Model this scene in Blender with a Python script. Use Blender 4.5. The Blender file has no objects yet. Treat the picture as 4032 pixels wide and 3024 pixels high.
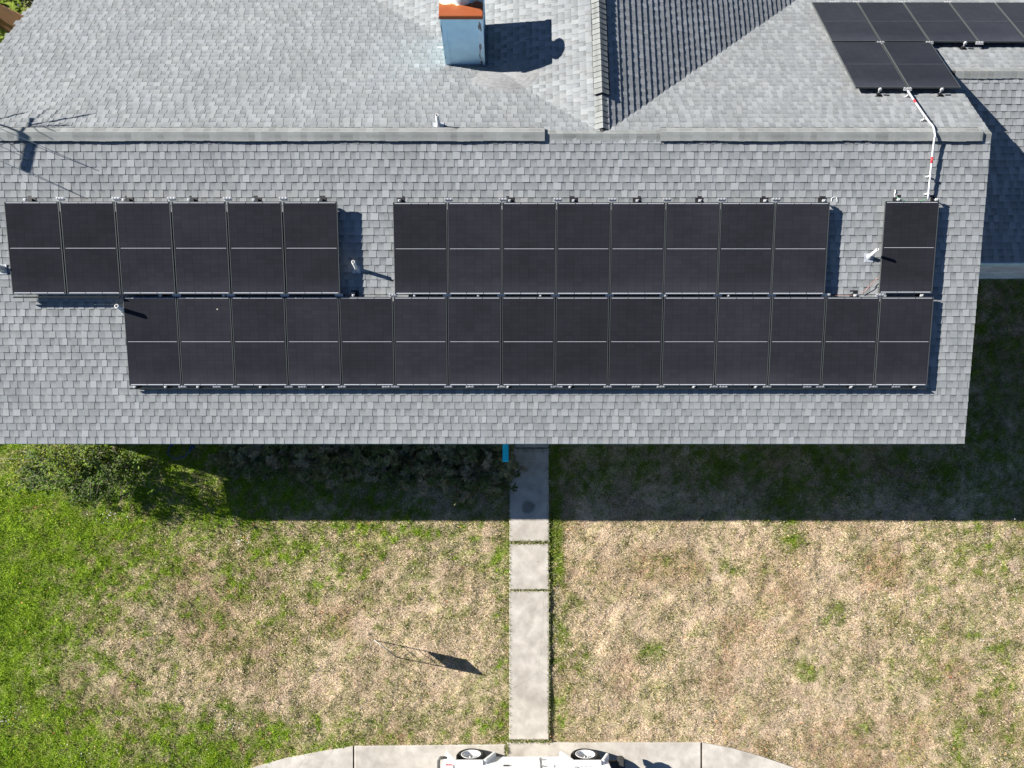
import bpy, math, random
import numpy as np
from math import sin, cos, tan, pi, radians, hypot, floor
from mathutils import Vector, Matrix

# ------------------------------------------------------------------ camera, sky, sun, exposure
scn = bpy.context.scene
CH = 16.8                       # camera height over the ground at the front wall
FPX, TILT = 2840.0, radians(14.5)
cam = bpy.data.cameras.new("camera"); camo = bpy.data.objects.new("camera", cam)
scn.collection.objects.link(camo); scn.camera = camo
cam.sensor_fit = 'HORIZONTAL'; cam.angle = 2*math.atan(2016/FPX)
cam.clip_start = 0.1; cam.clip_end = 2000
camo.location = (0, 0, CH); camo.rotation_euler = (TILT, 0, 0)

SUN = Vector((-.836, .232, .51)).normalized()      # towards the sun
w = bpy.data.worlds.new("World"); scn.world = w; w.use_nodes = True
nt = w.node_tree; bg = nt.nodes['Background']
sky = nt.nodes.new('ShaderNodeTexSky'); sky.sky_type = 'NISHITA'; sky.sun_disc = False
sky.sun_elevation = math.asin(SUN.z); sky.sun_rotation = math.atan2(SUN.x, SUN.y)
sky.altitude = 1500; sky.air_density = 0.75; sky.dust_density = 0.0; sky.ozone_density = 4.0
nt.links.new(sky.outputs[0], bg.inputs[0]); bg.inputs[1].default_value = 0.05
sl = bpy.data.lights.new("sun", 'SUN'); sl.energy = 5.0; sl.angle = radians(.5); sl.color = (1, .965, .9)
so = bpy.data.objects.new("sun", sl); scn.collection.objects.link(so)
so.rotation_euler = SUN.to_track_quat('Z', 'Y').to_euler(); so.location = (-30, 10, 40)
scn.view_settings.view_transform = 'Standard'; scn.view_settings.look = 'None'
scn.view_settings.exposure = 1.3; scn.view_settings.gamma = 1
scn.view_settings.use_curve_mapping = False

rng = random.Random(7); nr = np.random.default_rng(7)
# ------------------------------------------------------------------ planes of the place (camera-centred, then lifted by CH)
SF, SB, SG = radians(22.4), radians(22.6), radians(9.7)
RY, RZ = 7.935, -11.939
NF = np.array([0, -sin(SF), cos(SF)]); EF = np.array([0, -cos(SF), -sin(SF)]); DF = NF[1]*RY+NF[2]*RZ
NB = np.array([0, sin(SB), cos(SB)]);  EB = np.array([0, cos(SB), -sin(SB)]);  DB = NB[1]*RY+NB[2]*RZ
NG = np.array([0, -sin(SG), cos(SG)]); DG = -17.0317
XR = 1.71
R0 = np.array([0, RY, RZ])
UP = np.array([0, 0, CH])
def ray(px, py):
    v = (py-1512)/FPX
    return np.array([(px-2016)/FPX, sin(TILT)-v*cos(TILT), -cos(TILT)-v*sin(TILT)])
def hit(px, py, n, d):
    r = ray(px, py); return r*(d/np.dot(n, r))
def Fw(x, u, h=0):      # point of the front roof slope: x along the ridge, u down the slope, h off it
    return np.array([x, 0, 0])+R0+EF*u+NF*h+UP
def Bw(x, u, h=0):
    return np.array([x, 0, 0])+R0+EB*u+NB*h+UP
def Fp(px, py, h=0):
    X = hit(px, py, NF, DF+h); return float(X[0]), float((X-R0)@EF)
def Bp(px, py, h=0):
    X = hit(px, py, NB, DB+h); return float(X[0]), float((X-R0)@EB)
def Gp(px, py, h=0):
    X = hit(px, py, NG, DG+h)+UP; return X
def Zp(px, py, z):      # at world height z
    return hit(px, py, np.array([0, 0, 1.]), z-CH)+UP
def proj(X, Y, Z):
    z = Y*sin(TILT)-(Z-CH)*cos(TILT); yy = Y*cos(TILT)+(Z-CH)*sin(TILT)
    return 2016+FPX*X/z, 1512-FPX*yy/z
def gz(y):
    y = np.asarray(y, float); z0 = 2.802
    front = tan(SG)*(y-z0)-.0004
    f3 = tan(SG)*(3.2-z0)
    back = f3+.09*(np.minimum(y, 16)-3.2)
    low = tan(SG)*(-10-z0)
    r = np.where(y > 3.2, back, front)
    return np.where(y < -10, low, r)

# ------------------------------------------------------------------ materials
def newmat(name):
    m = bpy.data.materials.new(name); m.use_nodes = True
    return m, m.node_tree.nodes, m.node_tree.links, m.node_tree.nodes['Principled BSDF']
def M(name, col, rough=.6, metal=0., noise=0., scale=20., bump=0., spec=.5, coords='Object'):
    m, n, l, b = newmat(name)
    b.inputs['Roughness'].default_value = rough; b.inputs['Metallic'].default_value = metal
    b.inputs['Specular IOR Level'].default_value = spec
    b.inputs['Base Color'].default_value = (*col, 1)
    if noise or bump:
        tc = n.new('ShaderNodeTexCoord'); nz = n.new('ShaderNodeTexNoise')
        nz.inputs['Scale'].default_value = scale; nz.inputs['Detail'].default_value = 6
        l.new(tc.outputs[coords], nz.inputs['Vector'])
        if noise:
            mr = n.new('ShaderNodeMapRange'); mr.inputs['From Min'].default_value = .3; mr.inputs['From Max'].default_value = .7
            mr.inputs['To Min'].default_value = 1-noise; mr.inputs['To Max'].default_value = 1+noise
            l.new(nz.outputs['Fac'], mr.inputs['Value'])
            mx = n.new('ShaderNodeVectorMath'); mx.operation = 'SCALE'; mx.inputs[0].default_value = col
            l.new(mr.outputs[0], mx.inputs['Scale']); l.new(mx.outputs[0], b.inputs['Base Color'])
        if bump:
            bp = n.new('ShaderNodeBump'); bp.inputs['Strength'].default_value = bump; bp.inputs['Distance'].default_value = .01
            l.new(nz.outputs['Fac'], bp.inputs['Height']); l.new(bp.outputs[0], b.inputs['Normal'])
    return m
def attr_mat(name, rough=.95, fine=.18, fscale=260., big=.07, bscale=1.3, spec=.1, trans=False):
    """colour from the mesh's own colour attribute, broken up by granules and broad weathering"""
    m, n, l, b = newmat(name)
    b.inputs['Roughness'].default_value = rough; b.inputs['Specular IOR Level'].default_value = spec
    at = n.new('ShaderNodeAttribute'); at.attribute_name = 'Col'
    geo = n.new('ShaderNodeNewGeometry'); last = at.outputs['Color']
    for amp, sc in ((fine, fscale), (big, bscale)):
        if not amp: continue
        nz = n.new('ShaderNodeTexNoise'); nz.inputs['Scale'].default_value = sc; nz.inputs['Detail'].default_value = 3
        l.new(geo.outputs['Position'], nz.inputs['Vector'])
        mr = n.new('ShaderNodeMapRange'); mr.inputs['From Min'].default_value = .3; mr.inputs['From Max'].default_value = .7
        mr.inputs['To Min'].default_value = 1-amp; mr.inputs['To Max'].default_value = 1+amp; mr.clamp = False
        l.new(nz.outputs['Fac'], mr.inputs['Value'])
        mx = n.new('ShaderNodeVectorMath'); mx.operation = 'SCALE'
        l.new(last, mx.inputs[0]); l.new(mr.outputs[0], mx.inputs['Scale']); last = mx.outputs[0]
    l.new(last, b.inputs['Base Color'])
    if trans:
        tr = n.new('ShaderNodeBsdfTranslucent'); l.new(last, tr.inputs['Color'])
        ms = n.new('ShaderNodeMixShader'); ms.inputs[0].default_value = .3
        l.new(b.outputs[0], ms.inputs[1]); l.new(tr.outputs[0], ms.inputs[2])
        l.new(ms.outputs[0], n['Material Output'].inputs['Surface'])
    return m

MAT = {}
MAT['shingle'] = attr_mat('shingle')
MAT['cap'] = attr_mat('ridge_cap_shingle', fine=.14, fscale=120, big=.09, bscale=3)
MAT['deck'] = M('roof_deck', (.035, .036, .04), .95)
MAT['baffle'] = M('vent_plastic', (.012, .012, .015), .7)
MAT['trim'] = M('pale_blue_trim', (.45, .62, .68), .6, noise=.1, scale=6)
MAT['wall'] = None
MAT['bluepaint'] = M('blue_paint', (.012, .8, 1.0), .45, noise=.05, scale=8)
MAT['frame'] = M('black_anodised_frame', (.1, .108, .106), .4, .4)
MAT['silver'] = M('silver_aluminium', (.52, .52, .52), .4, .35, noise=.2, scale=40)
MAT['ribbon'] = M('tinned_ribbon', (.66, .68, .72), .35, .1)
MAT['dim_glint_ribbon'] = M('dim_glint_ribbon', (.16, .17, .18), .4, .2)  # same ribbon, darkened to paint the weaker reflection on the back panels
MAT['dark'] = M('black_flashing', (.012, .012, .014), .6)
MAT['skirt'] = M('array_skirt', (.03, .034, .036), .45, .3)
MAT['pvc'] = M('white_pvc', (.62, .61, .59), .45, noise=.08, scale=10)
MAT['lead'] = M('flashing_sheet', (.48, .5, .53), .4, .3, noise=.25, scale=14, bump=.3)
MAT['conduit'] = M('painted_conduit', (.52, .52, .54), .4, .3, noise=.06, scale=8)
MAT['red'] = M('red_label', (.55, .02, .03), .5)
MAT['copper'] = M('copper_wire', (.42, .2, .17), .5, .2)
MAT['greenwire'] = M('green_wire', (.05, .3, .12), .5)
MAT['rubber'] = M('tyre_rubber', (.018, .017, .017), .8, noise=.2, scale=30)
MAT['carpaint'] = M('white_car_paint', (.83, .83, .83), .25, noise=.02, scale=3)
MAT['rim'] = M('white_steel_rim', (.8, .8, .8), .35, .1)
MAT['plastic'] = M('grey_black_plastic', (.045, .043, .04), .6, noise=.2, scale=25)
MAT['chrome'] = M('hub_metal', (.5, .5, .5), .25, .9)
MAT['glass'] = M('dark_glass', (.02, .025, .03), .08)
MAT['lens_red'] = M('red_lens', (.5, .02, .03), .2)
MAT['lens_clear'] = M('clear_lens', (.75, .8, .85), .15)
MAT['twig'] = M('bare_twig', (.3, .25, .19), .9, noise=.2)
MAT['leaf'] = attr_mat('leaf', rough=.6, fine=.12, fscale=30, big=0, spec=.15, trans=True)
MAT['grass'] = attr_mat('grass_blade', rough=.7, fine=.1, fscale=25, big=0, spec=.25, trans=True)
MAT['litter'] = attr_mat('dead_leaf', rough=.8, fine=.15, fscale=60, big=0)
MAT['hose'] = M('hose_rubber', (.02, .06, .16), .4)
MAT['signpanel'] = M('sign_board', (.6, .6, .6), .5)
MAT['signmetal'] = M('sign_frame_metal', (.3, .28, .27), .5, .5, noise=.3, scale=20)
MAT['bark'] = M('bark', (.1, .075, .055), .95, noise=.3, scale=8, bump=.5)
MAT['hole'] = M('bore_shade', (.01, .009, .008), .9)  # black disc colour standing in for the shade inside the pipes

def brick_mat():
    m, n, l, b = newmat('painted_brick'); b.inputs['Roughness'].default_value = .85
    tc = n.new('ShaderNodeTexCoord'); mp = n.new('ShaderNodeMapping'); mp.inputs['Rotation'].default_value = (radians(90), 0, 0)
    br = n.new('ShaderNodeTexBrick'); br.inputs['Scale'].default_value = 1
    br.inputs['Brick Width'].default_value = .3; br.inputs['Row Height'].default_value = .1; br.inputs['Mortar Size'].default_value = .008
    br.inputs['Color1'].default_value = (.82, .8, .77, 1); br.inputs['Color2'].default_value = (.6, .57, .56, 1); br.inputs['Mortar'].default_value = (.5, .5, .49, 1)
    l.new(tc.outputs['Object'], mp.inputs[0]); l.new(mp.outputs[0], br.inputs['Vector']); l.new(br.outputs['Color'], b.inputs['Base Color'])
    return m
MAT['wall'] = brick_mat()

def concrete_mat():
    m, n, l, b = newmat('concrete'); b.inputs['Roughness'].default_value = .9; b.inputs['Specular IOR Level'].default_value = .2
    geo = n.new('ShaderNodeNewGeometry')
    def noise(sc, det, dist=0):
        z = n.new('ShaderNodeTexNoise'); z.inputs['Scale'].default_value = sc; z.inputs['Detail'].default_value = det
        z.inputs['Distortion'].default_value = dist; l.new(geo.outputs['Position'], z.inputs['Vector']); return z
    a, c, d = noise(1.6, 6, .6), noise(90, 3), noise(5, 8, .3)
    r1 = n.new('ShaderNodeValToRGB'); r1.color_ramp.elements[0].position = .33; r1.color_ramp.elements[0].color = (.36, .325, .28, 1)
    r1.color_ramp.elements[1].position = .68; r1.color_ramp.elements[1].color = (.52, .48, .425, 1)
    l.new(a.outputs['Fac'], r1.inputs[0])
    r2 = n.new('ShaderNodeMapRange'); r2.inputs['From Min'].default_value = .3; r2.inputs['From Max'].default_value = .7
    r2.inputs['To Min'].default_value = .84; r2.inputs['To Max'].default_value = 1.12; l.new(d.outputs['Fac'], r2.inputs['Value'])
    r3 = n.new('ShaderNodeMapRange'); r3.inputs['From Min'].default_value = .3; r3.inputs['From Max'].default_value = .7
    r3.inputs['To Min'].default_value = .93; r3.inputs['To Max'].default_value = 1.07; l.new(c.outputs['Fac'], r3.inputs['Value'])
    mu = n.new('ShaderNodeMath'); mu.operation = 'MULTIPLY'; l.new(r2.outputs[0], mu.inputs[0]); l.new(r3.outputs[0], mu.inputs[1])
    mx = n.new('ShaderNodeVectorMath'); mx.operation = 'SCALE'; l.new(r1.outputs[0], mx.inputs[0]); l.new(mu.outputs[0], mx.inputs['Scale'])
    # an old round wet-looking stain on the walk
    sp = n.new('ShaderNodeVectorMath'); sp.operation = 'DISTANCE'; s = Gp(2078, 1998); sp.inputs[1].default_value = tuple(s)
    wob = n.new('ShaderNodeVectorMath'); wob.operation = 'SCALE'; wob.inputs['Scale'].default_value = .16; l.new(d.outputs['Color'], wob.inputs[0])
    ad = n.new('ShaderNodeVectorMath'); ad.operation = 'ADD'; l.new(geo.outputs['Position'], ad.inputs[0]); l.new(wob.outputs[0], ad.inputs[1])
    off = n.new('ShaderNodeVectorMath'); off.operation = 'SUBTRACT'; off.inputs[1].default_value = (.08, .08, .08); l.new(ad.outputs[0], off.inputs[0])
    l.new(off.outputs[0], sp.inputs[0])
    st = n.new('ShaderNodeMapRange'); st.interpolation_type = 'SMOOTHSTEP'; st.inputs['From Min'].default_value = .1; st.inputs['From Max'].default_value = .19
    st.inputs['To Min'].default_value = .5; st.inputs['To Max'].default_value = 1; l.new(sp.outputs['Value'], st.inputs['Value'])
    mx2 = n.new('ShaderNodeVectorMath'); mx2.operation = 'SCALE'; l.new(mx.outputs[0], mx2.inputs[0]); l.new(st.outputs[0], mx2.inputs['Scale'])
    vo = n.new('ShaderNodeTexVoronoi'); vo.feature = 'DISTANCE_TO_EDGE'; vo.inputs['Scale'].default_value = .22; l.new(ad.outputs[0], vo.inputs['Vector'])
    ck = n.new('ShaderNodeMapRange'); ck.inputs['From Min'].default_value = .0003; ck.inputs['From Max'].default_value = .0011; ck.inputs['To Min'].default_value = .68; ck.inputs['To Max'].default_value = 1
    l.new(vo.outputs['Distance'], ck.inputs['Value'])
    mx3 = n.new('ShaderNodeVectorMath'); mx3.operation = 'SCALE'; l.new(mx2.outputs[0], mx3.inputs[0]); l.new(ck.outputs[0], mx3.inputs['Scale'])
    l.new(mx3.outputs[0], b.inputs['Base Color'])
    bp = n.new('ShaderNodeBump'); bp.inputs['Strength'].default_value = .25; bp.inputs['Distance'].default_value = .005
    l.new(c.outputs['Fac'], bp.inputs['Height']); l.new(bp.outputs[0], b.inputs['Normal'])
    return m
MAT['concrete'] = concrete_mat()

def cell_mat():
    """black mono cells: six columns, twenty half-cell rows, hair-thin wires"""
    m, n, l, b = newmat('solar_cells')
    b.inputs['Roughness'].default_value = .14; b.inputs['Specular IOR Level'].default_value = .04
    tc = n.new('ShaderNodeTexCoord'); sx = n.new('ShaderNodeSeparateXYZ'); l.new(tc.outputs['Object'], sx.inputs[0])
    oi = n.new('ShaderNodeObjectInfo')
    def math_(op, a, bb=None):
        q = n.new('ShaderNodeMath'); q.operation = op
        for i, v in enumerate((a, bb)):
            if v is None: continue
            if isinstance(v, (int, float)): q.inputs[i].default_value = v
            else: l.new(v, q.inputs[i])
        return q.outputs[0]
    X, Y = sx.outputs[0], sx.outputs[1]
    cx = math_('DIVIDE', X, .1645); cy = math_('DIVIDE', Y, .0815)
    fx = math_('FLOOR', cx); fy = math_('FLOOR', cy)
    cb = n.new('ShaderNodeCombineXYZ'); l.new(fx, cb.inputs[0]); l.new(fy, cb.inputs[1]); l.new(oi.outputs['Random'], cb.inputs[2])
    wn = n.new('ShaderNodeTexWhiteNoise'); wn.noise_dimensions = '3D'; l.new(cb.outputs[0], wn.inputs['Vector'])
    wire = math_('LESS_THAN', math_('FRACT', math_('DIVIDE', X, .0183)), .1)
    gap = math_('MAXIMUM', math_('LESS_THAN', math_('FRACT', cx), .018), math_('LESS_THAN', math_('FRACT', cy), .03))
    v = math_('ADD', math_('MULTIPLY', wn.outputs['Value'], .14), .93)
    v = math_('ADD', v, math_('MULTIPLY', wire, .75))
    v = math_('MULTIPLY', v, math_('SUBTRACT', 1.0, math_('MULTIPLY', gap, .45)))
    v = math_('MULTIPLY', v, math_('ADD', .84, math_('MULTIPLY', oi.outputs['Random'], .32)))
    dn = n.new('ShaderNodeTexNoise'); dn.inputs['Scale'].default_value = 1.7; dn.inputs['Detail'].default_value = 5
    geo = n.new('ShaderNodeNewGeometry'); l.new(geo.outputs['Position'], dn.inputs['Vector'])
    v = math_('MULTIPLY', v, math_('ADD', .75, math_('MULTIPLY', dn.outputs['Fac'], .5)))
    edge_gain = n.new('ShaderNodeMapRange'); edge_gain.interpolation_type = 'SMOOTHSTEP'; edge_gain.inputs['From Min'].default_value = 0; edge_gain.inputs['From Max'].default_value = .4; edge_gain.inputs['To Min'].default_value = 1.45; edge_gain.inputs['To Max'].default_value = 1; l.new(Y, edge_gain.inputs['Value'])
    v = math_('MULTIPLY', v, edge_gain.outputs[0])      # lighter towards the panel edge at low local y
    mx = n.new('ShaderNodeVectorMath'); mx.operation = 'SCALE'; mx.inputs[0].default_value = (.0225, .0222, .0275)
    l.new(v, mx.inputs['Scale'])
    vo = n.new('ShaderNodeTexVoronoi'); vo.inputs['Scale'].default_value = 1.1; l.new(geo.outputs['Position'], vo.inputs['Vector'])
    sc_ = n.new('ShaderNodeSeparateColor'); l.new(vo.outputs['Color'], sc_.inputs[0])
    sp = math_('MULTIPLY', math_('LESS_THAN', vo.outputs['Distance'], .017), math_('GREATER_THAN', sc_.outputs[0], .72))   # a few droppings
    mm = n.new('ShaderNodeMix'); mm.data_type = 'RGBA'; l.new(sp, mm.inputs[0]); l.new(mx.outputs[0], mm.inputs[6]); mm.inputs[7].default_value = (.4, .37, .3, 1)
    l.new(mm.outputs[2], b.inputs['Base Color'])
    return m
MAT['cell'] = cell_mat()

def rust_mat():
    m, n, l, b = newmat('rusty_white_cap'); b.inputs['Roughness'].default_value = .6
    tc = n.new('ShaderNodeTexCoord'); sx = n.new('ShaderNodeSeparateXYZ'); l.new(tc.outputs['Object'], sx.inputs[0])
    nz = n.new('ShaderNodeTexNoise'); nz.inputs['Scale'].default_value = 4.5; nz.inputs['Detail'].default_value = 6; l.new(tc.outputs['Object'], nz.inputs['Vector'])
    # rust pools along the front edge of the cap
    a = n.new('ShaderNodeMath'); a.operation = 'MULTIPLY_ADD'; a.inputs[1].default_value = -3.2; a.inputs[2].default_value = -.82
    l.new(sx.outputs[1], a.inputs[0])
    s = n.new('ShaderNodeMath'); s.operation = 'MULTIPLY_ADD'; s.inputs[1].default_value = 1.1; l.new(nz.outputs['Fac'], s.inputs[0]); l.new(a.outputs[0], s.inputs[2])
    r = n.new('ShaderNodeValToRGB'); e = r.color_ramp.elements
    e[0].position = .4; e[0].color = (.66, .64, .58, 1); e[1].position = .52; e[1].color = (.38, .1, .02, 1)
    q = r.color_ramp.elements.new(.46); q.color = (.62, .47, .25, 1)
    q = r.color_ramp.elements.new(.85); q.color = (.3, .07, .015, 1)
    l.new(s.outputs[0], r.inputs[0]); l.new(r.outputs[0], b.inputs['Base Color'])
    return m
MAT['rust'] = rust_mat()
def peel_mat():
    m, n, l, b = newmat('peeling_white_paint'); b.inputs['Roughness'].default_value = .6
    tc = n.new('ShaderNodeTexCoord'); mp = n.new('ShaderNodeMapping'); mp.inputs['Scale'].default_value = (14, 14, 2.2); l.new(tc.outputs['Object'], mp.inputs[0])
    nz = n.new('ShaderNodeTexNoise'); nz.inputs['Scale'].default_value = 1.6; nz.inputs['Detail'].default_value = 7; l.new(mp.outputs[0], nz.inputs['Vector'])
    r = n.new('ShaderNodeValToRGB'); e = r.color_ramp.elements
    e[0].position = .42; e[0].color = (.16, .15, .15, 1); e[1].position = .47; e[1].color = (.68, .92, 1.0, 1)
    l.new(nz.outputs['Fac'], r.inputs[0]); l.new(r.outputs[0], b.inputs['Base Color'])
    return m
MAT['peel'] = peel_mat()
MAT['chimneyboard'] = M('pale_blue_siding_board', (.58, .88, 1.0), .6, noise=.08, scale=5)
def fence_mat():
    m, n, l, b = newmat('cedar_boards'); b.inputs['Roughness'].default_value = .8
    tc = n.new('ShaderNodeTexCoord'); mp = n.new('ShaderNodeMapping'); mp.inputs['Scale'].default_value = (7, 7, .4); l.new(tc.outputs['Object'], mp.inputs[0])
    nz = n.new('ShaderNodeTexNoise'); nz.inputs['Scale'].default_value = 2; nz.inputs['Detail'].default_value = 4; l.new(mp.outputs[0], nz.inputs['Vector'])
    r = n.new('ShaderNodeValToRGB'); e = r.color_ramp.elements
    e[0].position = .3; e[0].color = (.05, .018, .005, 1); e[1].position = .72; e[1].color = (.2, .085, .02, 1)
    l.new(nz.outputs['Fac'], r.inputs[0]); l.new(r.outputs[0], b.inputs['Base Color'])
    return m
MAT['fence'] = fence_mat()

def ground_mat():
    m, n, l, b = newmat('lawn_soil'); b.inputs['Roughness'].default_value = 1; b.inputs['Specular IOR Level'].default_value = .05
    at = n.new('ShaderNodeAttribute'); at.attribute_name = 'Col'; geo = n.new('ShaderNodeNewGeometry')
    def noise(sc, det, dist=0):
        z = n.new('ShaderNodeTexNoise'); z.inputs['Scale'].default_value = sc; z.inputs['Detail'].default_value = det; z.inputs['Distortion'].default_value = dist
        l.new(geo.outputs['Position'], z.inputs['Vector']); return z
    a, c, d = noise(1.1, 8, .5), noise(45, 6, .8), noise(6, 6, .4)
    last = at.outputs['Color']
    for z, lo, hi in ((a, .8, 1.2), (c, .45, 1.5), (d, .72, 1.25)):
        mr = n.new('ShaderNodeMapRange'); mr.inputs['From Min'].default_value = .3; mr.inputs['From Max'].default_value = .7
        mr.inputs['To Min'].default_value = lo; mr.inputs['To Max'].default_value = hi; l.new(z.outputs['Fac'], mr.inputs['Value'])
        mx = n.new('ShaderNodeVectorMath'); mx.operation = 'SCALE'; l.new(last, mx.inputs[0]); l.new(mr.outputs[0], mx.inputs['Scale']); last = mx.outputs[0]
    l.new(last, b.inputs['Base Color'])
    bp = n.new('ShaderNodeBump'); bp.inputs['Strength'].default_value = .8; bp.inputs['Distance'].default_value = .02
    l.new(c.outputs['Fac'], bp.inputs['Height']); l.new(bp.outputs[0], b.inputs['Normal'])
    return m
MAT['ground'] = ground_mat()

# ------------------------------------------------------------------ mesh helpers
COL = scn.collection
MW = {}
class MB:
    def __init__(s): s.v = []; s.f = []; s.c = []; s.sm = []
    def poly(s, pts, col=(1, 1, 1), smooth=False):
        i = len(s.v)
        for k, p in enumerate(pts):
            s.v.append(tuple(float(q) for q in p)); s.c.append(col[k] if isinstance(col[0], (tuple, list)) else col)
        s.f.append(tuple(range(i, i+len(pts)))); s.sm.append(smooth)
    def mesh(s, verts, faces, col=(1, 1, 1), smooth=False):
        i = len(s.v); s.v += [tuple(float(q) for q in p) for p in verts]; s.c += [col]*len(verts)
        s.f += [tuple(i+k for k in f) for f in faces]; s.sm += [smooth]*len(faces)
    def hexa(s, p, col=(1, 1, 1), smooth=False):     # p: 4 lower then 4 upper, ccw
        s.mesh(p, [(3, 2, 1, 0), (4, 5, 6, 7), (0, 1, 5, 4), (1, 2, 6, 5), (2, 3, 7, 6), (3, 0, 4, 7)], col, smooth)
    def box(s, c, sz, col=(1, 1, 1), rot=None):
        a, b, d = sz[0]/2, sz[1]/2, sz[2]/2
        p = [Vector((x, y, z)) for z in (-d, d) for x, y in ((-a, -b), (a, -b), (a, b), (-a, b))]
        if rot is not None: p = [rot @ q for q in p]
        s.hexa([q+Vector(c) for q in p], col)
    def bbox(s, c, sz, bev=.01, rot=None, col=(1, 1, 1)):   # box with chamfered edges
        import bmesh
        bm = bmesh.new(); bmesh.ops.create_cube(bm, size=1)
        for q in bm.verts: q.co = Vector((q.co.x*sz[0], q.co.y*sz[1], q.co.z*sz[2]))
        bmesh.ops.bevel(bm, geom=bm.edges[:], offset=bev, segments=2, affect='EDGES')
        bm.verts.index_update(); vs = [(rot @ q.co if rot is not None else q.co)+Vector(c) for q in bm.verts]
        s.mesh(vs, [tuple(x.index for x in f.verts) for f in bm.faces], col); bm.free()
    def tube(s, pts, r, seg=8, col=(1, 1, 1), cap=True):
        pts = [Vector(p) for p in pts]; rs = r if isinstance(r, (list, tuple)) else [r]*len(pts)
        vs = []; fs = []
        ref = Vector((0, 0, 1))
        for i, p in enumerate(pts):
            d = (pts[min(i+1, len(pts)-1)]-pts[max(i-1, 0)]).normalized()
            a = d.cross(ref)
            if a.length < 1e-3: a = d.cross(Vector((1, 0, 0)))
            a.normalize(); b = d.cross(a)
            for k in range(seg):
                t = 2*pi*k/seg; vs.append(p+(a*cos(t)+b*sin(t))*rs[i])
        for i in range(len(pts)-1):
            for k in range(seg):
                q = (k+1) % seg; fs.append((i*seg+k, i*seg+q, (i+1)*seg+q, (i+1)*seg+k))
        if cap: fs.append(tuple(range(seg-1, -1, -1))); fs.append(tuple((len(pts)-1)*seg+k for k in range(seg)))
        s.mesh(vs, fs, col, True)
    def lathe(s, prof, c, axis, seg=24, col=(1, 1, 1), smooth=True):     # prof: (along axis, radius)
        ax = Vector(axis).normalized(); a = ax.cross(Vector((0, 0, 1)))
        if a.length < 1e-3: a = ax.cross(Vector((1, 0, 0)))
        a.normalize(); b = ax.cross(a); c = Vector(c); vs = []; fs = []
        for h, r in prof:
            for k in range(seg):
                t = 2*pi*k/seg; vs.append(c+ax*h+(a*cos(t)+b*sin(t))*r)
        for i in range(len(prof)-1):
            for k in range(seg):
                q = (k+1) % seg; fs.append((i*seg+k, i*seg+q, (i+1)*seg+q, (i+1)*seg+k))
        s.mesh(vs, fs, col, smooth)
    def build(s, name, mat, parent=None, attr=False, local=False):
        inv = None
        if parent is not None and not local and parent.name in MW: inv = MW[parent.name].inverted()
        vs = s.v if inv is None else [tuple(inv @ Vector(p)) for p in s.v]
        me = bpy.data.meshes.new(name); me.from_pydata(vs, [], s.f)
        me.polygons.foreach_set('use_smooth', s.sm)
        if attr:
            ca = me.color_attributes.new('Col', 'FLOAT_COLOR', 'POINT')
            arr = np.ones((len(s.c), 4), np.float32); arr[:, :3] = np.array(s.c, np.float32); ca.data.foreach_set('color', arr.ravel())
        me.materials.append(MAT[mat] if isinstance(mat, str) else mat)
        o = bpy.data.objects.new(name, me); COL.objects.link(o)
        if parent is not None:
            o.parent = parent
            if parent.name in MW: MW[o.name] = MW[parent.name].copy()
        else: MW[o.name] = Matrix.Identity(4)
        return o
def tag(o, label=None, cat=None, group=None, kind=None):
    for k, v in (('label', label), ('category', cat), ('group', group), ('kind', kind)):
        if v: o[k] = v
    return o
def empty(name, loc, label, cat, group=None, rot=None):
    o = bpy.data.objects.new(name, None); COL.objects.link(o); o.empty_display_size = .2
    mw = Matrix.Translation(Vector(loc))
    if rot is not None: mw = mw @ rot.to_4x4()
    o.matrix_world = mw; MW[o.name] = mw
    return tag(o, label, cat, group)
def copy_tree(o, parent=None):
    c = o.copy(); COL.objects.link(c)
    if parent is not None: c.parent = parent
    for ch in list(o.children): copy_tree(ch, c)
    return c
def place(o, loc, rot=None):
    mw = Matrix.Translation(Vector(loc))
    if rot is not None: mw = mw @ rot.to_4x4()
    o.matrix_world = mw
def mesh_np(name, verts, faces_tri, cols, mat, smooth=False):
    """big triangle soups straight from numpy"""
    me = bpy.data.meshes.new(name); nv, nf = len(verts), len(faces_tri)
    me.vertices.add(nv); me.vertices.foreach_set('co', verts.astype(np.float32).ravel())
    me.loops.add(nf*3); me.loops.foreach_set('vertex_index', faces_tri.astype(np.int32).ravel())
    me.polygons.add(nf); me.polygons.foreach_set('loop_start', np.arange(0, nf*3, 3, dtype=np.int32))
    me.update(calc_edges=True)
    ca = me.color_attributes.new('Col', 'FLOAT_COLOR', 'POINT')
    a = np.ones((nv, 4), np.float32); a[:, :3] = cols; ca.data.foreach_set('color', a.ravel())
    me.materials.append(MAT[mat]); o = bpy.data.objects.new(name, me); COL.objects.link(o); MW[o.name] = Matrix.Identity(4)
    return o

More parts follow.
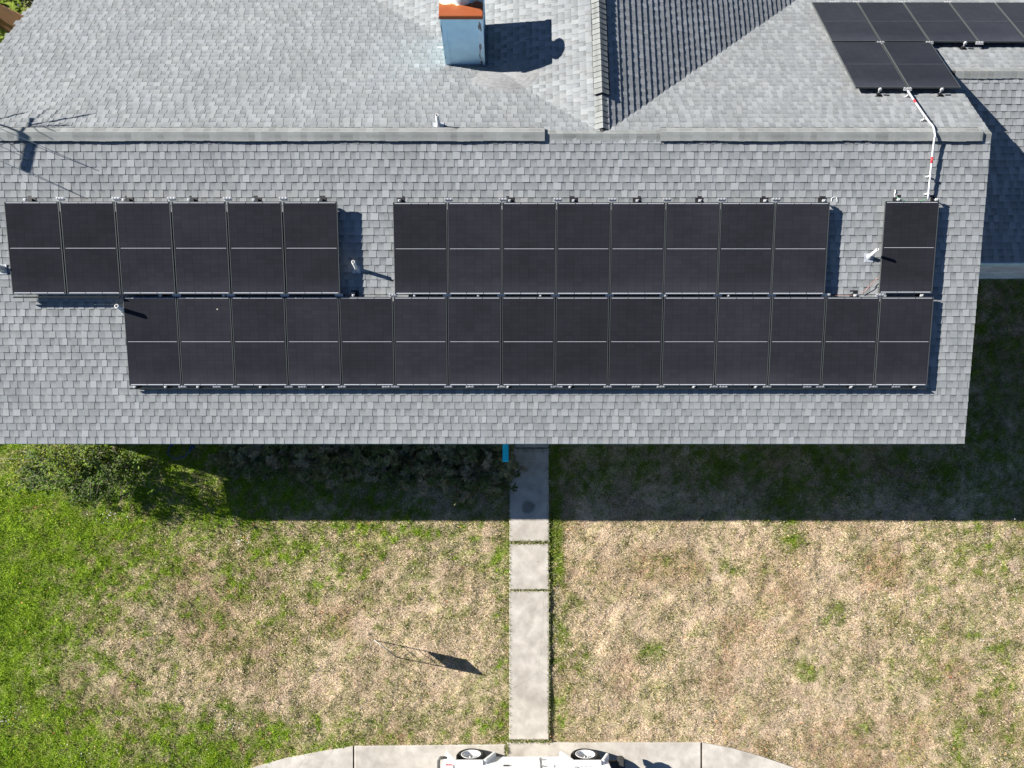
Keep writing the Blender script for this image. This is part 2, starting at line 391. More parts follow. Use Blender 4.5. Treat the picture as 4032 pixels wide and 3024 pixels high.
# ------------------------------------------------------------------ value noise for the lawn's own pattern
_tab = nr.random((256, 256))
def vnoise(x, y):
    xi, yi = np.floor(x).astype(int), np.floor(y).astype(int); fx, fy = x-xi, y-yi
    fx = fx*fx*(3-2*fx); fy = fy*fy*(3-2*fy); g = lambda a, b: _tab[a & 255, b & 255]
    return (g(xi, yi)*(1-fx)+g(xi+1, yi)*fx)*(1-fy)+(g(xi, yi+1)*(1-fx)+g(xi+1, yi+1)*fx)*fy
def fbm(x, y, o=4):
    s = 0; a = .5; t = 0
    for k in range(o): s = s+a*vnoise(x*2**k+17*k, y*2**k+31*k); t += a; a *= .5
    return s/t
def sstep(a, b, x):
    t = np.clip((x-a)/(b-a), 0, 1); return t*t*(3-2*t)
def relief(x, y):
    return (fbm(x*3.2, y*3.2, 3)-.5)*.06+(fbm(x*8.5+3, y*8.5, 2)-.5)*.035
def lushness(x, y):
    """0 dry straw .. 1 green turf, over the yard (metres)"""
    px, py = proj(x, y, gz(y))
    KX = np.array([0, 250, 450, 700, 1000, 1400, 1800, 2016]); KY = np.array([1750, 1950, 2070, 2200, 2400, 2600, 2720, 2830, 2920, 3024])
    T = np.array([[.9, .9, .9, .9, .85, .75, .6, .5], [1, .95, .85, .8, .85, .7, .45, .3], [1, .97, .86, .78, .68, .6, .5, .34], [1, .95, .78, .64, .54, .44, .32, .24],
                  [1, .9, .62, .5, .42, .28, .22, .22], [1, .85, .42, .3, .26, .2, .17, .22], [1, .8, .34, .24, .2, .16, .15, .26], [1, .88, .74, .68, .58, .36, .26, .36],
                  [1, .92, .86, .82, .76, .66, .34, .4], [1, .95, .9, .85, .8, .7, .4, .4]])
    fx = np.interp(px, KX, np.arange(8)); fy = np.interp(py, KY, np.arange(10))
    ix = np.minimum(fx.astype(int), 6); iy = np.minimum(fy.astype(int), 8); fx = fx-ix; fy = fy-iy
    g = (T[iy, ix]*(1-fx)+T[iy, ix+1]*fx)*(1-fy)+(T[iy+1, ix]*(1-fx)+T[iy+1, ix+1]*fx)*fy
    g = np.where(px > 2160, .13+.24*sstep(3200, 3950, px), g)
    g = np.where((px > 2160) & (py < 2090), np.maximum(g, .42*(1-sstep(1850, 2050, py))+.16), g)
    g = np.maximum(g, .85*(1-sstep(18, 60, np.abs(px-2184)+25*(fbm(x*4, y*4, 2)-.3)))*(1-sstep(2270, 2380, py)))
    g = np.maximum(g, .55*(1-sstep(20, 90, np.abs(px-2200)))*(py > 2300))
    g = np.maximum(g, .5*(1-sstep(20, 80, np.abs(px-1975))))
    for cx, cy, rx, ry, am in ((3110, 2120, 80, 45, .75), (2870, 2235, 70, 45, .5), (3025, 2245, 40, 28, .55), (2760, 2480, 60, 60, .5), (2560, 2560, 70, 60, .6),
                               (2250, 2390, 60, 90, .5), (3180, 2640, 70, 60, .5), (3400, 2850, 80, 60, .5), (3850, 2500, 120, 70, .55), (2290, 2620, 60, 80, .6),
                               (3110, 1960, 130, 130, .9), (1280, 2480, 60, 40, .6), (1700, 2330, 90, 60, .45), (2600, 2200, 60, 40, .5), (3300, 2420, 120, 60, .4)):
        g = np.maximum(g, am*np.exp(-((px-cx)/rx)**2-((py-cy)/ry)**2))
    n = fbm(x*2.3, y*2.3, 4); n2 = fbm(x*7+5, y*7, 3)
    n3 = fbm(x*14+9, y*14, 2)
    g = g+((n-.5)*.9+(n2-.5)*1.4+(n3-.5)*.9)*(.3+2.4*g*(1-g))
    return np.clip(g, 0, 1)

# ------------------------------------------------------------------ setting: ground, walk, driveway
def build_ground():
    xs = np.concatenate([[-300, -120, -60, -30], np.arange(-14.4, 14.41, .09), [30, 60, 120, 300]])
    ys = np.concatenate([[-300, -120, -50, -20, -10.2, -10], np.arange(-9.9, 7.2, .09), [9, 12, 16, 16.2, 30, 60, 120, 300]])
    X, Y = np.meshgrid(xs, ys); Z = gz(Y)+np.where((np.abs(X) < 14.5) & (Y > -9.9) & (Y < 9), relief(X, Y), 0)-.03
    g = lushness(X, Y)
    straw = np.array([.48, .365, .255]); soil = np.array([.36, .255, .165]); green = np.array([.12, .2, .004])
    s = sstep(.45, .75, fbm(X*.9+40, Y*.9, 4))[..., None]
    c = straw*(1-s)+soil*s; c = c*(1-.95*g[..., None])+green*.95*g[..., None]
    nx = len(xs); idx = np.arange(X.size).reshape(X.shape)
    a, b, d, e = idx[:-1, :-1].ravel(), idx[:-1, 1:].ravel(), idx[1:, 1:].ravel(), idx[1:, :-1].ravel()
    tri = np.concatenate([np.stack([a, b, d], 1), np.stack([a, d, e], 1)])
    o = mesh_np('ground', np.stack([X.ravel(), Y.ravel(), Z.ravel()], 1), tri, c.reshape(-1, 3), 'ground')
    tag(o, kind='structure')
build_ground()

def slab(mb, quad, top=.035, depth=.15, bev=.012):
    """quad of ground px corners (ccw in plan) -> raised slab lying on the slope, edges eased"""
    pts = [np.array(Gp(*q)) for q in quad]; c = sum(pts)/4
    up = NG
    inn = [p+(c-p)/np.linalg.norm(c-p)*bev*1.6 for p in pts]
    lo = [p-up*depth for p in pts]; mid = [p+up*(top-bev) for p in pts]; hi = [p+up*top for p in inn]
    for i in range(len(pts)):
        j = (i+1) % len(pts)
        mb.poly([lo[i], lo[j], mid[j], mid[i]]); mb.poly([mid[i], mid[j], hi[j], hi[i]])
    mb.poly(hi)
mb = MB()
slab(mb, [(2006, 2131), (2161, 2131), (2160, 1764), (2006, 1764)])
slab(mb, [(2005, 2321), (2161, 2321), (2161, 2141), (2006, 2141)], top=.03)
slab(mb, [(2004, 2911), (2160, 2911), (2161, 2327), (2005, 2327)], top=.034)
tag(mb.build('walkway', 'concrete'), kind='structure')
mb = MB()
def apron(px_quads, top):
    for q in px_quads: slab(mb, q, top=top, depth=.2, bev=.015)
apron([[(1396, 3300), (1991, 3300), (1991, 2931), (1396, 2937)],
       [(1996, 3300), (2760, 3300), (2760, 2923), (1996, 2923)]], .022)
# flared ends
def flare(pxs):
    pts = [np.array(Gp(*q)) for q in pxs]; hi = [p+NG*.022 for p in pts]; lo = [p-NG*.2 for p in pts]
    mb.poly(hi)
    for i in range(len(pts)):
        j = (i+1) % len(pts); mb.poly([lo[i], lo[j], hi[j], hi[i]])
flare([(700, 3300), (1390, 3300), (1390, 2938), (1240, 2962), (1100, 2992), (985, 3026), (850, 3120)])
flare([(2766, 3300), (3600, 3300), (3300, 3110), (3135, 3024), (2990, 2975), (2880, 2944), (2766, 2923)])
tag(mb.build('driveway', 'concrete'), kind='structure')
mb = MB()
for k in range(1):
    y0, y1 = -10.1, float(Gp(2016, 3302)[1]); mb.poly([(-60, y0, gz(y0)+.004), (60, y0, gz(y0)+.004), (60, y1, float(gz(y1))+.004), (-60, y1, float(gz(y1))+.004)])
tag(mb.build('street', 'concrete'), kind='structure')

# ------------------------------------------------------------------ the house
house = empty('house', (-1, 7, 0), 'single storey house under grey asphalt shingle roof with cross gable', 'house')
EXP = .1405
def rand_tone(r, kind):
    if kind == 'tab': k = r.choice((.296, .288, .28, .27, .262, .246, .232)); k *= r.uniform(.95, 1.05)
    else: k = r.uniform(.218, .26)
    t = r.uniform(-.004, .008)
    return (k-t*.5-.008, k+.001, k+t*.6+.005)
def shingles(name, O, e1, e2, n, x0, x1, u0, u1, keep, seed, parent=house, lift=1.0, tone=1.0, dtab=.0055):
    r = random.Random(seed); mb = MB()
    O, e1, e2, n = (np.asarray(q, float) for q in (O, e1, e2, n))
    P = lambda x, u, h: O+e1*x+e2*u+n*h
    N = int(math.ceil((u1-u0)/EXP))
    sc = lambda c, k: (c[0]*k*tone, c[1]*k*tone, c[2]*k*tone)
    for i in range(N):
        ub = u1-i*EXP+r.uniform(-.0015, .0015); ut = max(ub-EXP-.012, u0)
        if ub-ut < .03: continue
        x = x0-r.uniform(0, .25); hb = .009*lift+r.uniform(-.001, .0015)
        while x < x1:
            wb = r.uniform(.07, .135); wt = r.uniform(.075, .145)
            xa, xb, xc = max(x, x0), min(x+wb, x1), min(x+wb+wt, x1)
            x += wb+wt
            if xc <= x0+.01: continue
            xm = (xa+xc)/2
            if keep is not None and not keep(*P(xm, (ub+ut)/2, 0)): continue
            c = rand_tone(r, 'base'); sk = r.uniform(-.003, .003)
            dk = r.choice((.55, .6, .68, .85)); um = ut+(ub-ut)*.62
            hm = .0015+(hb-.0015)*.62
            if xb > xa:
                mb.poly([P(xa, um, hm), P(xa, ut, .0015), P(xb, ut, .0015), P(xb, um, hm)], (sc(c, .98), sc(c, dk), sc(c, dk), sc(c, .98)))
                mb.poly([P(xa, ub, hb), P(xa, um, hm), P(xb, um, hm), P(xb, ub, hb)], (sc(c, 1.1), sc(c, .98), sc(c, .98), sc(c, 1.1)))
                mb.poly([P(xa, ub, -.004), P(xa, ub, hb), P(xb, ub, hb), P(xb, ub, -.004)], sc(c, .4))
            if xc > xb:
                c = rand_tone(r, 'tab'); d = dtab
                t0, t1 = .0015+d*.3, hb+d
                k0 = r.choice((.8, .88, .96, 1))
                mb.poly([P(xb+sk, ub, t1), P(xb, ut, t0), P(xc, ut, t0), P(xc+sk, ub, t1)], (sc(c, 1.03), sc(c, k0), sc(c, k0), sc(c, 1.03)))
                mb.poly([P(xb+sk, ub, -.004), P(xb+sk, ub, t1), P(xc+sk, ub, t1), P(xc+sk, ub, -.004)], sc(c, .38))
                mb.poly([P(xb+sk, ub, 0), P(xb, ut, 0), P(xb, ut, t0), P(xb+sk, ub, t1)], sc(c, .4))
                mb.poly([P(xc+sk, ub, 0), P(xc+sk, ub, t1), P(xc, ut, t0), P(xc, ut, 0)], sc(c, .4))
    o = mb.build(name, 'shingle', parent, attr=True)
    return o
XL, XRt, UE = -11.02, 9.0, 5.935
O = R0+UP
zF = lambda y: RZ+CH-(RY-y)*tan(SF)
zB = lambda y: RZ+CH-(y-RY)*tan(SB)
zL = lambda x: RZ+CH-(XR-x)*tan(SB)
zR = lambda x: RZ+CH-(x-XR)*tan(SB)
YEND = RY+8.0
fr = shingles('front_roof_slope', O, (1, 0, 0), EF, NF, XL, XRt, .06, UE, None, 11)
def keepB(x, y, z):
    o = zL(x) if x < XR else zR(x)
    return z > o-.045 or abs(x-XR) > 8.5
bk = shingles('back_roof_slope', O, (1, 0, 0), EB, NB, XL, XRt+.0, .06, 6.4, keepB, 12, lift=1.35, tone=.92)  # tone darkens back slopes to offset their stronger sun, light put into colour
# wing: shares the back plane beyond the gable end, has its own front slope
UW = 2.158; WR = R0+EB*UW+UP
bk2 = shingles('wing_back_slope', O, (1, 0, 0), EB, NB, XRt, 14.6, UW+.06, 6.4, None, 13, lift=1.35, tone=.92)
wf = shingles('wing_front_slope', WR, (1, 0, 0), EF, NF, XRt-.9, 14.6, .06, 3.86, lambda x, y, z: z > zF(y)-.0 or x > XRt-.15 or True, 14)
# rear cross gable
EL = np.array([-cos(SB), 0, -sin(SB)]); NL = np.array([-sin(SB), 0, cos(SB)])
ER = np.array([cos(SB), 0, -sin(SB)]); NR = np.array([sin(SB), 0, cos(SB)])
OR = np.array([XR, RY, RZ+CH])
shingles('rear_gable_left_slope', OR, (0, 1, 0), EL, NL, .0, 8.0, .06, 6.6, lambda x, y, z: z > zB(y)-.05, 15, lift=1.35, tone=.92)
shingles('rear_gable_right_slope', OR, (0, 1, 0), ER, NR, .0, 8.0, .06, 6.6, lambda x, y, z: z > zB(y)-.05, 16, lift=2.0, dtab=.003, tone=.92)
# roof decks under the shingles (thickness, eaves)
mb = MB()
def deck(a, b, c, d, t=.12, h=-.003):
    p = [np.asarray(q, float) for q in (a, b, c, d)]; n = np.cross(p[1]-p[0], p[2]-p[0]); n /= np.linalg.norm(n)
    if n[2] < 0: n = -n; p = p[::-1]
    mb.hexa([q+n*(h-t) for q in p]+[q+n*h for q in p])
deck(Fw(XL, 0), Fw(XRt, 0), Fw(XRt, UE-.01), Fw(XL, UE-.01))
deck(Bw(XL, 0), Bw(XL, 6.38), Bw(XRt, 6.38), Bw(XRt, 0))
deck(Bw(XRt+.002, UW), Bw(XRt+.002, 6.38), Bw(14.6, 6.38), Bw(14.6, UW))
q = lambda x, u: WR+np.array([x, 0, 0])+EF*u
deck(q(XRt-.9, 0), q(14.6, 0), q(14.6, 3.85), q(XRt-.9, 3.85))
q = lambda y, e, u: OR+np.array([0, y, 0])+e*u
mb2 = MB()
deck(q(8, EL, 0), q(8, EL, 6.6), q(6.1, EL, 6.6), q(0, EL, 0)); deck(q(8, ER, 0), q(8, ER, 6.6), q(6.1, ER, 6.6), q(0, ER, 0))
mb.build('roof_deck', 'deck', house)

# metal drip edge / fascia / soffit
mb = MB()
ye = float(Fw(0, UE)[1]); ze = float(Fw(0, UE)[2])
def trim(name, c, sz): m = MB(); m.box(c, sz); m.build(name, 'trim', house)
trim('fascia', (-1.01, ye+.05, ze-.1), (20.0, .02, .17)); trim('soffit', (-1.01, ye+.4, ze-.2), (19.98, .75, .02))
trim('eave_return', (XL+.012, ye+.41, ze-.08), (.02, .76, .22))
yw = float((WR+EF*3.86)[1]); zw = float((WR+EF*3.86)[2])
trim('fascia', (11.9, yw-.008, zw-.07), (5.4, .03, .15))
for x in (XL+.004, XRt-.004):   # rakes
    for fn, u in ((Fw, UE), (Bw, 6.36)):
        a, b = fn(x, .02), fn(x, u); n = NF if fn is Fw else NB
        e = np.array([.012, 0, 0]); mb = MB(); mb.hexa([a-n*.16-e, b-n*.16-e, b-n*.16+e, a-n*.16+e, a-n*.01-e, b-n*.01-e, b-n*.01+e, a-n*.01+e]); mb.build('rake_board', 'trim', house)
# walls
mb = MB()
yf, yb, xl, xr_ = 3.2, 13.4, XL+.3, XRt-.3
def wallbox(x0, x1, y0, y1, z1): mb = MB(); mb.box(((x0+x1)/2, (y0+y1)/2, (z1-.7)/2), (x1-x0, y1-y0, z1+.7)); mb.build('wall', 'wall', house)
wallbox(xl, xr_, yf, yb, ze-.17)
def gable(x, t=.2):
    a, b, c = (x, yf, ze-.16), (x, yb, zB(yb)-.15), (x, RY, RZ+CH-.15)
    s = t if x < 0 else -t
    p = [a, b, c]; p2 = [(x+s, *q[1:]) for q in p]
    mb = MB(); mb.mesh(p+p2, [(0, 1, 2), (5, 4, 3), (1, 0, 3, 4), (2, 1, 4, 5), (0, 2, 5, 3)]); mb.build('gable_wall', 'wall', house)
gable(xl-.002); gable(xr_+.002)
wallbox(xr_, 14.3, 6.9, yb-.01, zw-.1)

# ridge caps and ridge vents
def cap_units(mb, P, s0, s1, half, step, seed, lift=0., back=True, lip=.007, tone=1.12):
    """P(s, side, d, h): point along the ridge at s, d down the slope on side -1/+1, h off it"""
    r = random.Random(seed); s = s0; k = 0
    while s < s1-.01:
        e = min(s+step, s1); o = step*.3
        base = r.uniform(.225, .255)*tone; wv = .006*sin(s*1.9+seed)+.004*sin(s*4.7); wob = r.uniform(-.004, .004)+wv; wob2 = r.uniform(-.004, .004)-wv*.6
        for side in (-1, 1):
            b2 = base*r.uniform(.93, 1.04); hw = half+(wob if side < 0 else wob2)
            c = lambda f: (b2*f*.97, b2*f, b2*f*.96)
            hi = lift+lip+.002*r.random()+wv*.5; lo = lift+wv*.5
            bl = r.uniform(.7, 1.0)
            mid = hw*.5
            mb.poly([P(s, side, 0, hi+.012), P(e+o*0, side, 0, lo+.012), P(e, side, mid, lo+.004), P(s, side, mid, hi+.004)], (c(1.03), c(1.0), c(bl), c(bl)), True)
            mb.poly([P(s, side, mid, hi+.004), P(e, side, mid, lo+.004), P(e, side, hw, lo), P(s, side, hw, hi)], (c(bl), c(bl), c(1.0), c(1.05)), True)
            mb.poly([P(s, side, 0, hi+.012), P(s, side, mid, hi+.004), P(s, side, hw, hi), P(s, side, hw, lo-.004), P(s, side, mid, lo), P(s, side, 0, lo+.006)], c(.45))
            mb.poly([P(s, side, hw, hi), P(e, side, hw, lo), P(e, side, hw, lo-.008), P(s, side, hw, hi-.012)], c(.6))
        s = e; k += 1
def main_ridge(s, side, d, h):
    if side < 0: p = Fw(s, d-h*tan(SF), h)
    else: p = Bw(s, d-h*tan(SB), h)
    return p
XV1, XV2, XV3 = .613, 2.776, 8.812
mb = MB(); cap_units(mb, main_ridge, XV1-.03, XV2+.03, .135, .125, 21, .004); mb.build('ridge_cap', 'cap', house, attr=True)
mb = MB(); cap_units(mb, main_ridge, XV3-.02, XRt+.01, .135, .1, 22, .004); mb.build('ridge_cap', 'cap', house, attr=True)
def vent(P, s0, s1, seed, lip, H=.05, half=.155, step=.122, tone=1.12):
    mb = MB(); cap_units(mb, P, s0, s1, half, step, seed, H, lip=lip, tone=tone)
    v = mb.build('ridge_vent', 'cap', house, attr=True)
    b = MB()
    for side in (-1, 1):
        pts = [P(s0+.01, side, half-.03, .0), P(s1-.01, side, half-.03, .0), P(s1-.01, side, half-.03, H-.004), P(s0+.01, side, half-.03, H-.004)]
        b.poly(pts)
        b.poly([P(s0+.01, side, half-.005, .013), P(s1-.01, side, half-.005, .013), P(s1-.01, side, half+(.022 if side > 0 else .004), .044 if side > 0 else .016), P(s0+.01, side, half+(.022 if side > 0 else .004), .044 if side > 0 else .016)])
        n = int((s1-s0)/.1)
        for k in range(n):
            s = s0+(k+.5)*(s1-s0)/n; b.poly([P(s-.004, side, half-.02, .0), P(s+.004, side, half-.004, .0), P(s+.004, side, half-.004, .03), P(s-.004, side, half-.02, H-.005)])
    for s in (s0+.012, s1-.012):
        b.poly([P(s, -1, half-.02, 0), P(s, -1, half-.02, H-.004), P(s, -1, 0, H+.006), P(s, -1, 0, 0)]); b.poly([P(s, 1, half-.02, 0), P(s, 1, half-.02, H-.004), P(s, 1, 0, H+.006), P(s, 1, 0, 0)])
    b.build('vent_baffle', 'baffle', v)
vent(main_ridge, XL-.01, XV1, 23, .0035); vent(main_ridge, XV2, XV3, 24, .0035)
def rear_ridge(s, side, d, h):
    x = .0  # ridge runs back from the main ridge
    b = OR+np.array([0, s, 0]); return b+(EL if side < 0 else ER)*(d-h*tan(SB))+(NL if side < 0 else NR)*h
vent(rear_ridge, .85, 8.0, 25, .011, tone=.92)
mb = MB(); cap_units(mb, rear_ridge, .12, .87, .145, .125, 26, .004, lip=.011, tone=.92); mb.build('ridge_cap', 'cap', house, attr=True)
mb = MB(); cap_units(mb, lambda s, side, d, h: (WR+np.array([s, 0, 0])+(EF if side < 0 else EB)*(d-h*tan(SF))+(NF if side < 0 else NB)*h), 9.12, 14.6, .135, .16, 27, .02, lip=.012)
mb.build('ridge_cap', 'cap', house, attr=True)
# shingled saddle behind... in front of the chimney where the two slopes meet
def dome(cx, cy, rx, ry, hgt, seed):
    mb = MB(); r = random.Random(seed); n1, n2 = 12, 44; P = []
    base = lambda x, y: max(zB(y), zL(x) if x < XR else zR(x))
    for i in range(n1+1):
        t = i/n1
        for k in range(n2):
            a = 2*pi*k/n2; x, y = cx+rx*t*cos(a), cy+ry*t*sin(a)
            P.append((x, y, base(x, y)+hgt*(1-t*t)**1.5+.012-.025*t**6))
    for i in range(n1):
        for k in range(n2):
            q = (k+1) % n2; c = r.choice((.19, .205, .215, .23, .24)); mb.poly([P[i*n2+k], P[i*n2+q], P[(i+1)*n2+q], P[(i+1)*n2+k]], (c, c, c*1.01))
    return mb
# chimney
CX0, CX1, CY0, CY1 = -1.374, -.567, 10.18, 11.18; CZ = -11.56+CH
mb = MB(); mb.box(((CX0+CX1)/2, (CY0+CY1)/2, (CZ+zB(CY1)-.6)/2), (CX1-CX0-.03, CY1-CY0-.03, CZ-zB(CY1)+.6))
chim = mb.build('chimney', 'chimneyboard', house)
mb = MB()
for x in (CX0+.045, CX1-.045):
    for y in (CY0+.008, CY1-.008):
        zb = max(zB(y), zL(x))-.02; mb = MB(); mb.box((x, y, (CZ+zb)/2-.01), (.11, .018, CZ-zb-.02)); mb.build('corner_board', 'peel' if x > -1 else 'chimneyboard', chim)
for y in (CY0+.045, CY1-.045):
    for x in (CX0+.006, CX1-.006):
        zb = max(zB(y), zL(x))-.02; mb = MB(); mb.box((x, y, (CZ+zb)/2-.012), (.014, .1, CZ-zb-.024)); mb.build('corner_board', 'peel', chim)
mb = MB(); mb.bbox(((CX0+CX1)/2, (CY0+CY1)/2, CZ+.045), (CX1-CX0+.03, CY1-CY0+.05, .09), .008)
cc = mb.build('chimney_cap', 'rust', chim)
for vtx in cc.data.vertices: vtx.co = Vector(vtx.co)-Vector(((CX0+CX1)/2+1, (CY0+CY1)/2-7, CZ+.045))
cc.location = ((CX0+CX1)/2+1, (CY0+CY1)/2-7, CZ+.045)
fc = ((CX0+CX1)/2+.02, (CY0+CY1)/2-.08, CZ+.09)
mb = MB(); mb.lathe([(0, .2), (.02, .19), (.3, .18), (.3, .165), (.05, .165), (.05, 0)], fc, (0, 0, 1), 28)
fl = mb.build('flue_pipe', 'lead', chim)
mb = MB(); mb.lathe([(.33, .235), (.34, .24), (.4, .12), (.42, 0)], fc, (0, 0, 1), 28)
for k in range(3):
    a = k*2.1+.4; mb.box((fc[0]+.18*cos(a), fc[1]+.18*sin(a), fc[2]+.32), (.03, .03, .06))
MAT['rain'] = M('flue_cap_metal', (.32, .3, .28), .5, .6, noise=.3, scale=8)
mb.build('rain_cap', 'rain', chim)
mb = MB()
for y, z in ((CY0+.06, CZ-.02), (CY0+.06, CZ-.86)):
    mb = MB(); mb.box((CX0-.06, y, z), (.13, .05, .012)); mb.box((CX0-.03, y, z-.03), (.02, .05, .05)); mb.build('antenna_bracket', 'silver', chim)
dome(-.1, 9.7, .8, .45, .06, 31).build('chimney_saddle', 'shingle', house, attr=True)

# plumbing vents
def vent_pipe(base, n, hgt, rad, fw=.15, name='vent_pipe', lean=(0, 0, 0), flash=True):
    b = Vector(base); d = (Vector((0, 0, 1))+Vector(lean)).normalized()
    mb = MB(); mb.lathe([(-.1, rad), (hgt, rad), (hgt, rad*.72), (hgt-.12, rad*.72)], b, d, 16)
    p = mb.build(name, 'pvc', house)
    n = Vector(n); e1 = Vector((1, 0, 0)); e2 = n.cross(e1).normalized()
    f = MB(); a = fw/2
    lo = [b+e1*(-a)+e2*(-a*1.15), b+e1*a+e2*(-a*1.15), b+e1*a+e2*(a*.9), b-e1*a+e2*(a*.9)]
    f.hexa([q+n*.012 for q in lo]+[q+n*.02 for q in lo])
    f.lathe([(0.01, rad*2.0), (.05, rad*1.5), (.09, rad*1.08)], b, (d+n*.6), 16)
    f.build('flashing', 'lead', p)
    h = MB(); h.lathe([(hgt-.05, rad*.7), (hgt-.05, 0)], b, d, 16); h.build('pipe_bore', 'hole', p)
vent_pipe(Fw(-2.99, 2.50), NF, .33, .034)
vent_pipe(Fw(6.85, 2.28), NF, .36, .027, .17)
vent_pipe(Fw(-7.50, 3.33), NF, .34, .04, .11)
vent_pipe(Fw(-9.81, 2.5), NF, .34, .04, .18)
vent_pipe(Bw(-1.395, .262), NB, .34, .034, .2)
# porch beam and step
mb = MB(); mb.bbox((-.134, 2.68, 1.95), (.123, 1.0, .04), .006); mb.build('porch_beam', 'bluepaint', house)
mb = MB(); mb.bbox((.44, 3.11, .06), (.83, .62, .2), .015); mb.build('porch_step', 'concrete', house)

# ------------------------------------------------------------------ solar panels
PW, PL, PT = 1.016, 1.721, .032
def panel_meshes():
    fr = MB(); b = .011
    for x in (b/2, PW-b/2): fr.box((x, PL/2, PT/2), (b, PL, PT))
    for y in (b/2, PL-b/2): fr.box((PW/2, y, PT/2), (PW-2*b, b, PT))
    fr.box((PW/2, PL/2, .004), (PW-2*b-.001, PL-2*b-.001, .004))
    ce = MB(); ce.box((PW/2, PL/2, PT-.006), (PW-2*b-.002, PL-2*b-.002, .006))
    ri = MB(); ri.box((PW/2, PL/2, PT-.0017), (PW-2*b-.05, .0055, .0022))
    ed = []
    sw = (PW-2*b-.03)/3
    for y, hh in ((b+.012, .011), (PL-b-.012, .008)):
        for k in range(3):
            e = MB(); e.box((b+.015+sw*(k+.5), y, PT-.0017), (sw-.014, hh, .0022)); ed.append(e)
    return fr, ce, ri, ed
proto = {}
def panel_rot(front):
    e1 = Vector((1, 0, 0)); e2 = Vector(EF if front else EB); n = Vector(NF if front else NB)
    if front: return Matrix((e1, -e2, n)).transposed()     # local +y runs up the slope
    return Matrix((e1, e2, n)).transposed()
fr_, ce_, ri_, ed_ = panel_meshes()
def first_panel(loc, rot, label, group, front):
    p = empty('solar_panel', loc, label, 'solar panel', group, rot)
    for mbx, nm, mt in ((fr_, 'frame', 'frame'), (ce_, 'cell_sheet', 'cell'), (ri_, 'middle_ribbon', 'ribbon' if front else 'dim_glint_ribbon')):
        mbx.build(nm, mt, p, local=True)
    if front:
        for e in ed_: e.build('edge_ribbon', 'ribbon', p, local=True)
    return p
ORD = ['first', 'second', 'third', 'fourth', 'fifth', 'sixth', 'seventh', 'eighth', 'ninth', 'tenth', 'eleventh', 'twelfth', 'thirteenth', 'fourteenth', 'fifteenth', 'sixteenth', 'seventeenth', 'eighteenth', 'nineteenth', 'twentieth', 'twenty-first', 'twenty-second', 'twenty-third', 'twenty-fourth']
P0 = {}
def add_panel(loc, rot, label, group, front):
    if front not in P0: P0[front] = first_panel(loc, rot, label, group, front); return P0[front]
    c = copy_tree(P0[front]); place(c, loc, rot); tag(c, label, 'solar panel', group); return c
def row(front, xa, xb, n, utop, h, lab, group, skip=()):
    rot = panel_rot(front); gap = ((xb-xa)-n*PW)/max(n-1, 1) if n > 1 else 0
    xs = []
    for i in range(n):
        x = xa+i*(PW+gap); xs.append(x)
        hh = h+rng.uniform(-.003, .003)
        loc = Fw(x, utop+PL, hh-PT) if front else Bw(x, utop, hh-PT)
        add_panel(loc, rot, lab(i, n), group, front)
    return xs, gap
def nth(i, n):
    if i == 0: return 'leftmost'
    if i == n-1: return 'rightmost'
    return ORD[i]+' from the left'
rows = {}
rows['left'] = row(True, -9.527, -3.281, 6, 1.257, .2, lambda i, n: f'black solar panel, {nth(i, n)} in the upper left block of six', 'front roof solar panels')
rows['mid'] = row(True, -2.243, 5.983, 8, 1.266, .15, lambda i, n: f'black solar panel, {nth(i, n)} in the upper middle block of eight', 'front roof solar panels')
rows['solo'] = row(True, 7.035, 8.09, 1, 1.243, .135, lambda i, n: 'black solar panel standing alone at the upper right of the front roof', 'front roof solar panels')
rows['low'] = row(True, -7.468, 8.095, 15, 3.034, .125, lambda i, n: f'black solar panel, {nth(i, n)} in the long lower row of fifteen', 'front roof solar panels')
rows['bup'] = row(False, 6.80, 6.80+6*1.04-.02, 6, 3.131, .15, lambda i, n: f'black solar panel, {nth(i, n)} in the back roof row at the top edge', 'back roof solar panels')
rows['blo'] = row(False, 6.79, 6.79+2*1.04-.005, 2, 1.352, .15, lambda i, n: f'black solar panel, {"left" if i == 0 else "right"} one of the pair nearest the ridge on the back roof', 'back roof solar panels')

# ---- splice brackets and roof mounts
def splice_mesh():
    m = MB(); m.box((0, 0, -.03), (.16, .012, .034)); m.box((0, .018, -.012), (.16, .03, .006)); m.box((0, -.014, -.040), (.16, .03, .006))
    for k in (-.055, 0, .055): m.lathe([(-.009, .009), (0, .009), (.004, .006), (.004, 0)], (k, .02, -.004), (0, 0, 1), 8)
    return m
def mount_mesh():
    m = MB(); m.box((0, 0, -.03), (.05, .045, .04)); m.box((0, .012, -.006), (.05, .02, .008)); m.box((0, 0, -.07), (.03, .012, .06))
    m.lathe([(0, .012), (.012, .012), (.014, .006), (.014, 0)], (0, .0, -.01), (0, 0, 1), 8)
    f = MB(); f.box((.01, .02, 0), (.15, .15, .004)); f.box((0, .0, .02), (.06, .07, .03))
    return m, f
S0 = None; M0 = None
def add_splice(x, u, h, front, label, group):
    global S0
    rot = panel_rot(front); loc = Fw(x, u, h) if front else Bw(x, u, h)
    if S0 is None:
        S0 = splice_mesh().build('splice_bracket', 'silver'); o = S0
    else:
        o = S0.copy(); COL.objects.link(o)
    place(o, loc, rot); tag(o, label, 'bracket', group)
